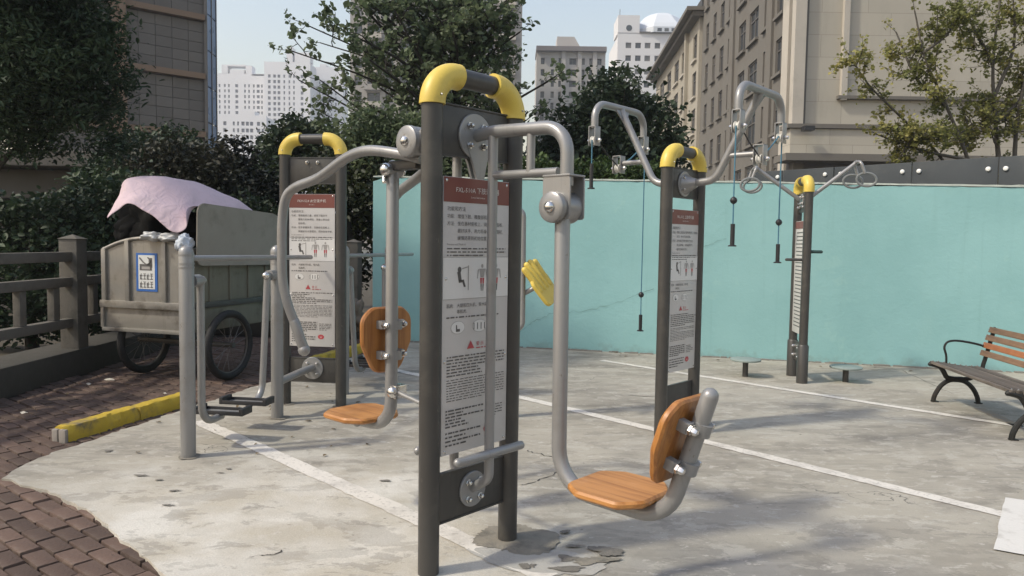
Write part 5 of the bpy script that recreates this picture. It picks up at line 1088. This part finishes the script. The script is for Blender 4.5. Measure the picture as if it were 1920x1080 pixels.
# white residential towers far away
TWH = pm('white_tower_paint', (.74, .73, .74), .03, .05, .8); TGL = pm('tower_window', (.10, .105, .125), .2, .3, .4)
def tower(label, px0, px1, pyt, Y, colpx, ww, dz, dtop, extras=()):
    p = at(px0, 300, Y); t = thing('white_tower', label, 'building', (p.x, Y, 0), 0, 'white residential towers')
    X = lambda px: at(px, 300, Y).x - p.x; H2 = at((px0 + px1) / 2, pyt, Y).z; n = int((H2 - dtop - 8) / dz)
    rw = [(H2 - dtop - (k + 1) * dz + .5, H2 - dtop - (k + 1) * dz + 2.2) for k in range(n)][::-1]; facade(t, 'front_wall', (p.x, Y, 0), (1, 0, 0), X(px1), H2, [(X(c), X(c + (ww if not isinstance(c, float) else ww * .6))) for c in colpx], rw, .8, TWH, dep=.5, glass=TGL, stuff=True)
    bbox(t, 'body', (p.x + X(px1) / 2, Y + 7, H2 / 2 - .3), (X(px1) - .1, 12, H2 - .5), TWH)
    for a, b, ya, yb in extras: z0, z1 = at(a, ya, Y).z, at(a, yb, Y).z; bbox(t, 'roof_frame', (p.x + (X(a) + X(b)) / 2, Y + 3, (z0 + z1) / 2), (X(b) - X(a), 6, z1 - z0), TWH)
tower('left white tower block with a framed roof beside the glass edge', 409, 496, 138, 420, [411.0, 421.0, 428.5, 442, 458.5, 466.0, 475.0, 482, 490.0], 5.5, 2.95, 5, [(417, 428, 138, 121), (462, 473, 138, 123), (428, 462, 124, 121), (432, 459, 137.8, 130), (473, 496, 142, 139)])
tower('tallest white tower block with a high stair tower', 496, 582, 116, 410, [503, 513, 521, 532.0, 541.5, 550.0, 564], 5, 2.95, 6, [(538, 549, 116, 88), (553, 582, 116, 98)])
tower('white tower block right of the tallest one behind leaves', 582, 643, 126, 425, [584.0, 590.0, 598.0, 604, 612, 620.0, 628.0], 5, 2.95, 7, [(600, 612, 126, 120)])
tower('nearer white tower block low on the left of the group', 408, 500, 216, 330, [419, 437.0, 445.0, 453, 461, 469, 482, 491.0], 6, 2.95, 2, [(452, 478, 216, 208)])
# dark stone and glass tower on the left
DST = pm('dark_stone_band', (.085, .074, .062), .15, .8, .7); BRZ = pm('bronze_band', (.20, .13, .08), .12, .8, .6)
dl, dr = at(90, 300, 37.6), at(385, 300, 42.4); dl.z = dr.z = 0; dd = (dr - dl).normalized(); W_ = (dr - dl).length; DT = thing('dark_tower', 'dark stone tower with bronze bands and a blue glass edge', 'building', dl)
rzd = math.atan2(dd.y, dd.x); bands = [at(320, y, 41.0).z for y in (20, 138, 246)]; fl = (bands[0] - bands[2]) / 2; nn = V((dd.y, -dd.x, 0))
def dpt(s, off, z): return dl + dd * s + nn * off + V((0, 0, z))
bbox(DT, 'core_wall', dpt(W_ / 2, -.6, 12.5), (W_, .5, 25), DST, rzd)
pan = {}
for f in range(-2, 5):
    zb = bands[2] + f * fl; bbox(DT, 'bronze_band', dpt(W_ / 2 + .02, .06, zb), (W_ - .1, .5, .30), BRZ, rzd)
    for r_ in range(5):
        for c_ in range(9):
            w_ = W_ / 9; h_ = (fl - .42) / 5; key = 'p'
            if key not in pan: q = MB(); q.box((0, 0, 0), (w_ - .022, .3, h_ - .022)); me = q.mesh('panel', False); me.materials.append(pm('grey_brown_panel', (.125, .112, .098), .12, .9, .6, 0, 0, dirt=(.09, .08, .07), damt=.5, dsc=.5, isl=.12)); pan[key] = me
            z = zb + .2 + h_ * (r_ + .5)
            if z < 1: continue
            link('panel', pan[key], None, DT, tm(dpt(w_ * (c_ + .5), -.16 + rnd.uniform(-.01, .01), z) - dl, rzd))
for s_ in (at(226, 300, 40).x, at(240, 300, 40).x): bbox(DT, 'pier', V((s_, 39.55, 12.5)), (.32, .6, 25), BRZ, rzd)
gl0 = dpt(W_ + .02, .15, 0); g1 = at(405, 300, 44.0); g1.z = 0; gd = (g1 - gl0).normalized(); gw = (g1 - gl0).length; rg = math.atan2(gd.y, gd.x); q = 0
while q < 12:
    z = 1 + q * 2.0
    for c_ in range(2): bbox(DT, 'glass_pane', gl0 + gd * gw * (c_ + .5) / 2 + V((0, 0, z)), (gw / 2 - .06, .1, 1.92), GLASSB, rg + rnd.uniform(-.01, .01))
    q += 1
for c_ in (0, .5, 1): bbox(DT, 'glass_mullion', gl0 + gd * gw * c_ + V((.02, 0, 12.5)), (.07, .16, 25), FRAME, rg)
bbox(DT, 'glass_backing', gl0 + gd * gw / 2 + V((-.3, .1, 12.5)), (gw - .1, .2, 25), DST, rg)
# low concrete pavilion at the left
PV = pm('pavilion_concrete', (.10, .092, .08), .15, 1.5, .9, dirt=(.06, .055, .05), damt=.6, dsc=1.2); pv0 = at(40, 500, 14.5); pv0.z = 0; PA = thing('garden_pavilion', 'low concrete pavilion with a flat roof behind the left fence', 'pavilion', pv0)
zr = at(60, 300, 14.5).z; bbox(PA, 'roof_slab', pv0 + V((-2.0, 2, zr)), (7.2, 5, .30), PV, .04, .02); bbox(PA, 'fascia', pv0 + V((-2.0, 2.2, zr - .45)), (6.6, 4.4, .55), PV, .04); bbox(PA, 'rear_wall', pv0 + V((-2, 4.2, zr / 2 - .3)), (6.5, .3, zr - .8), PV, .04)
bbox(PA, 'window_sill', pv0 + V((-2, .3, zr - 1.35)), (6.2, .5, .16), PV, .04); bbox(PA, 'front_wall', pv0 + V((-2, .4, (zr - 1.45) / 2)), (6.0, .3, zr - 1.45), PV, .04)
for x in (-4.6, -2.0, .6): bbox(PA, 'column', pv0 + V((x, .35, zr / 2 - .35)), (.28, .25, zr - .68), PV, .04)
# ------------------------------------------------------------------ haze
hz = MB(); hz.box((0, 240, 58), (900, 700, 118)); hz.v = [(x, y, z) for x, y, z in hz.v]
hm = bpy.data.materials.new('haze_air'); hm.use_nodes = True; ht_ = hm.node_tree
for n_ in list(ht_.nodes):
    if n_.type == 'BSDF_PRINCIPLED': ht_.nodes.remove(n_)
pv_ = ht_.nodes.new('ShaderNodeVolumePrincipled'); pv_.inputs['Color'].default_value = (.86, .9, .96, 1); pv_.inputs['Density'].default_value = 0.0009; pv_.inputs['Anisotropy'].default_value = .3
ht_.links.new(pv_.outputs[0], ht_.nodes['Material Output'].inputs['Volume'])
ho = hz.build('haze', hm, None, False); tag(ho, 'thin pale air haze over the yard and city', kind='stuff'); SC.cycles.volume_bounces = 0
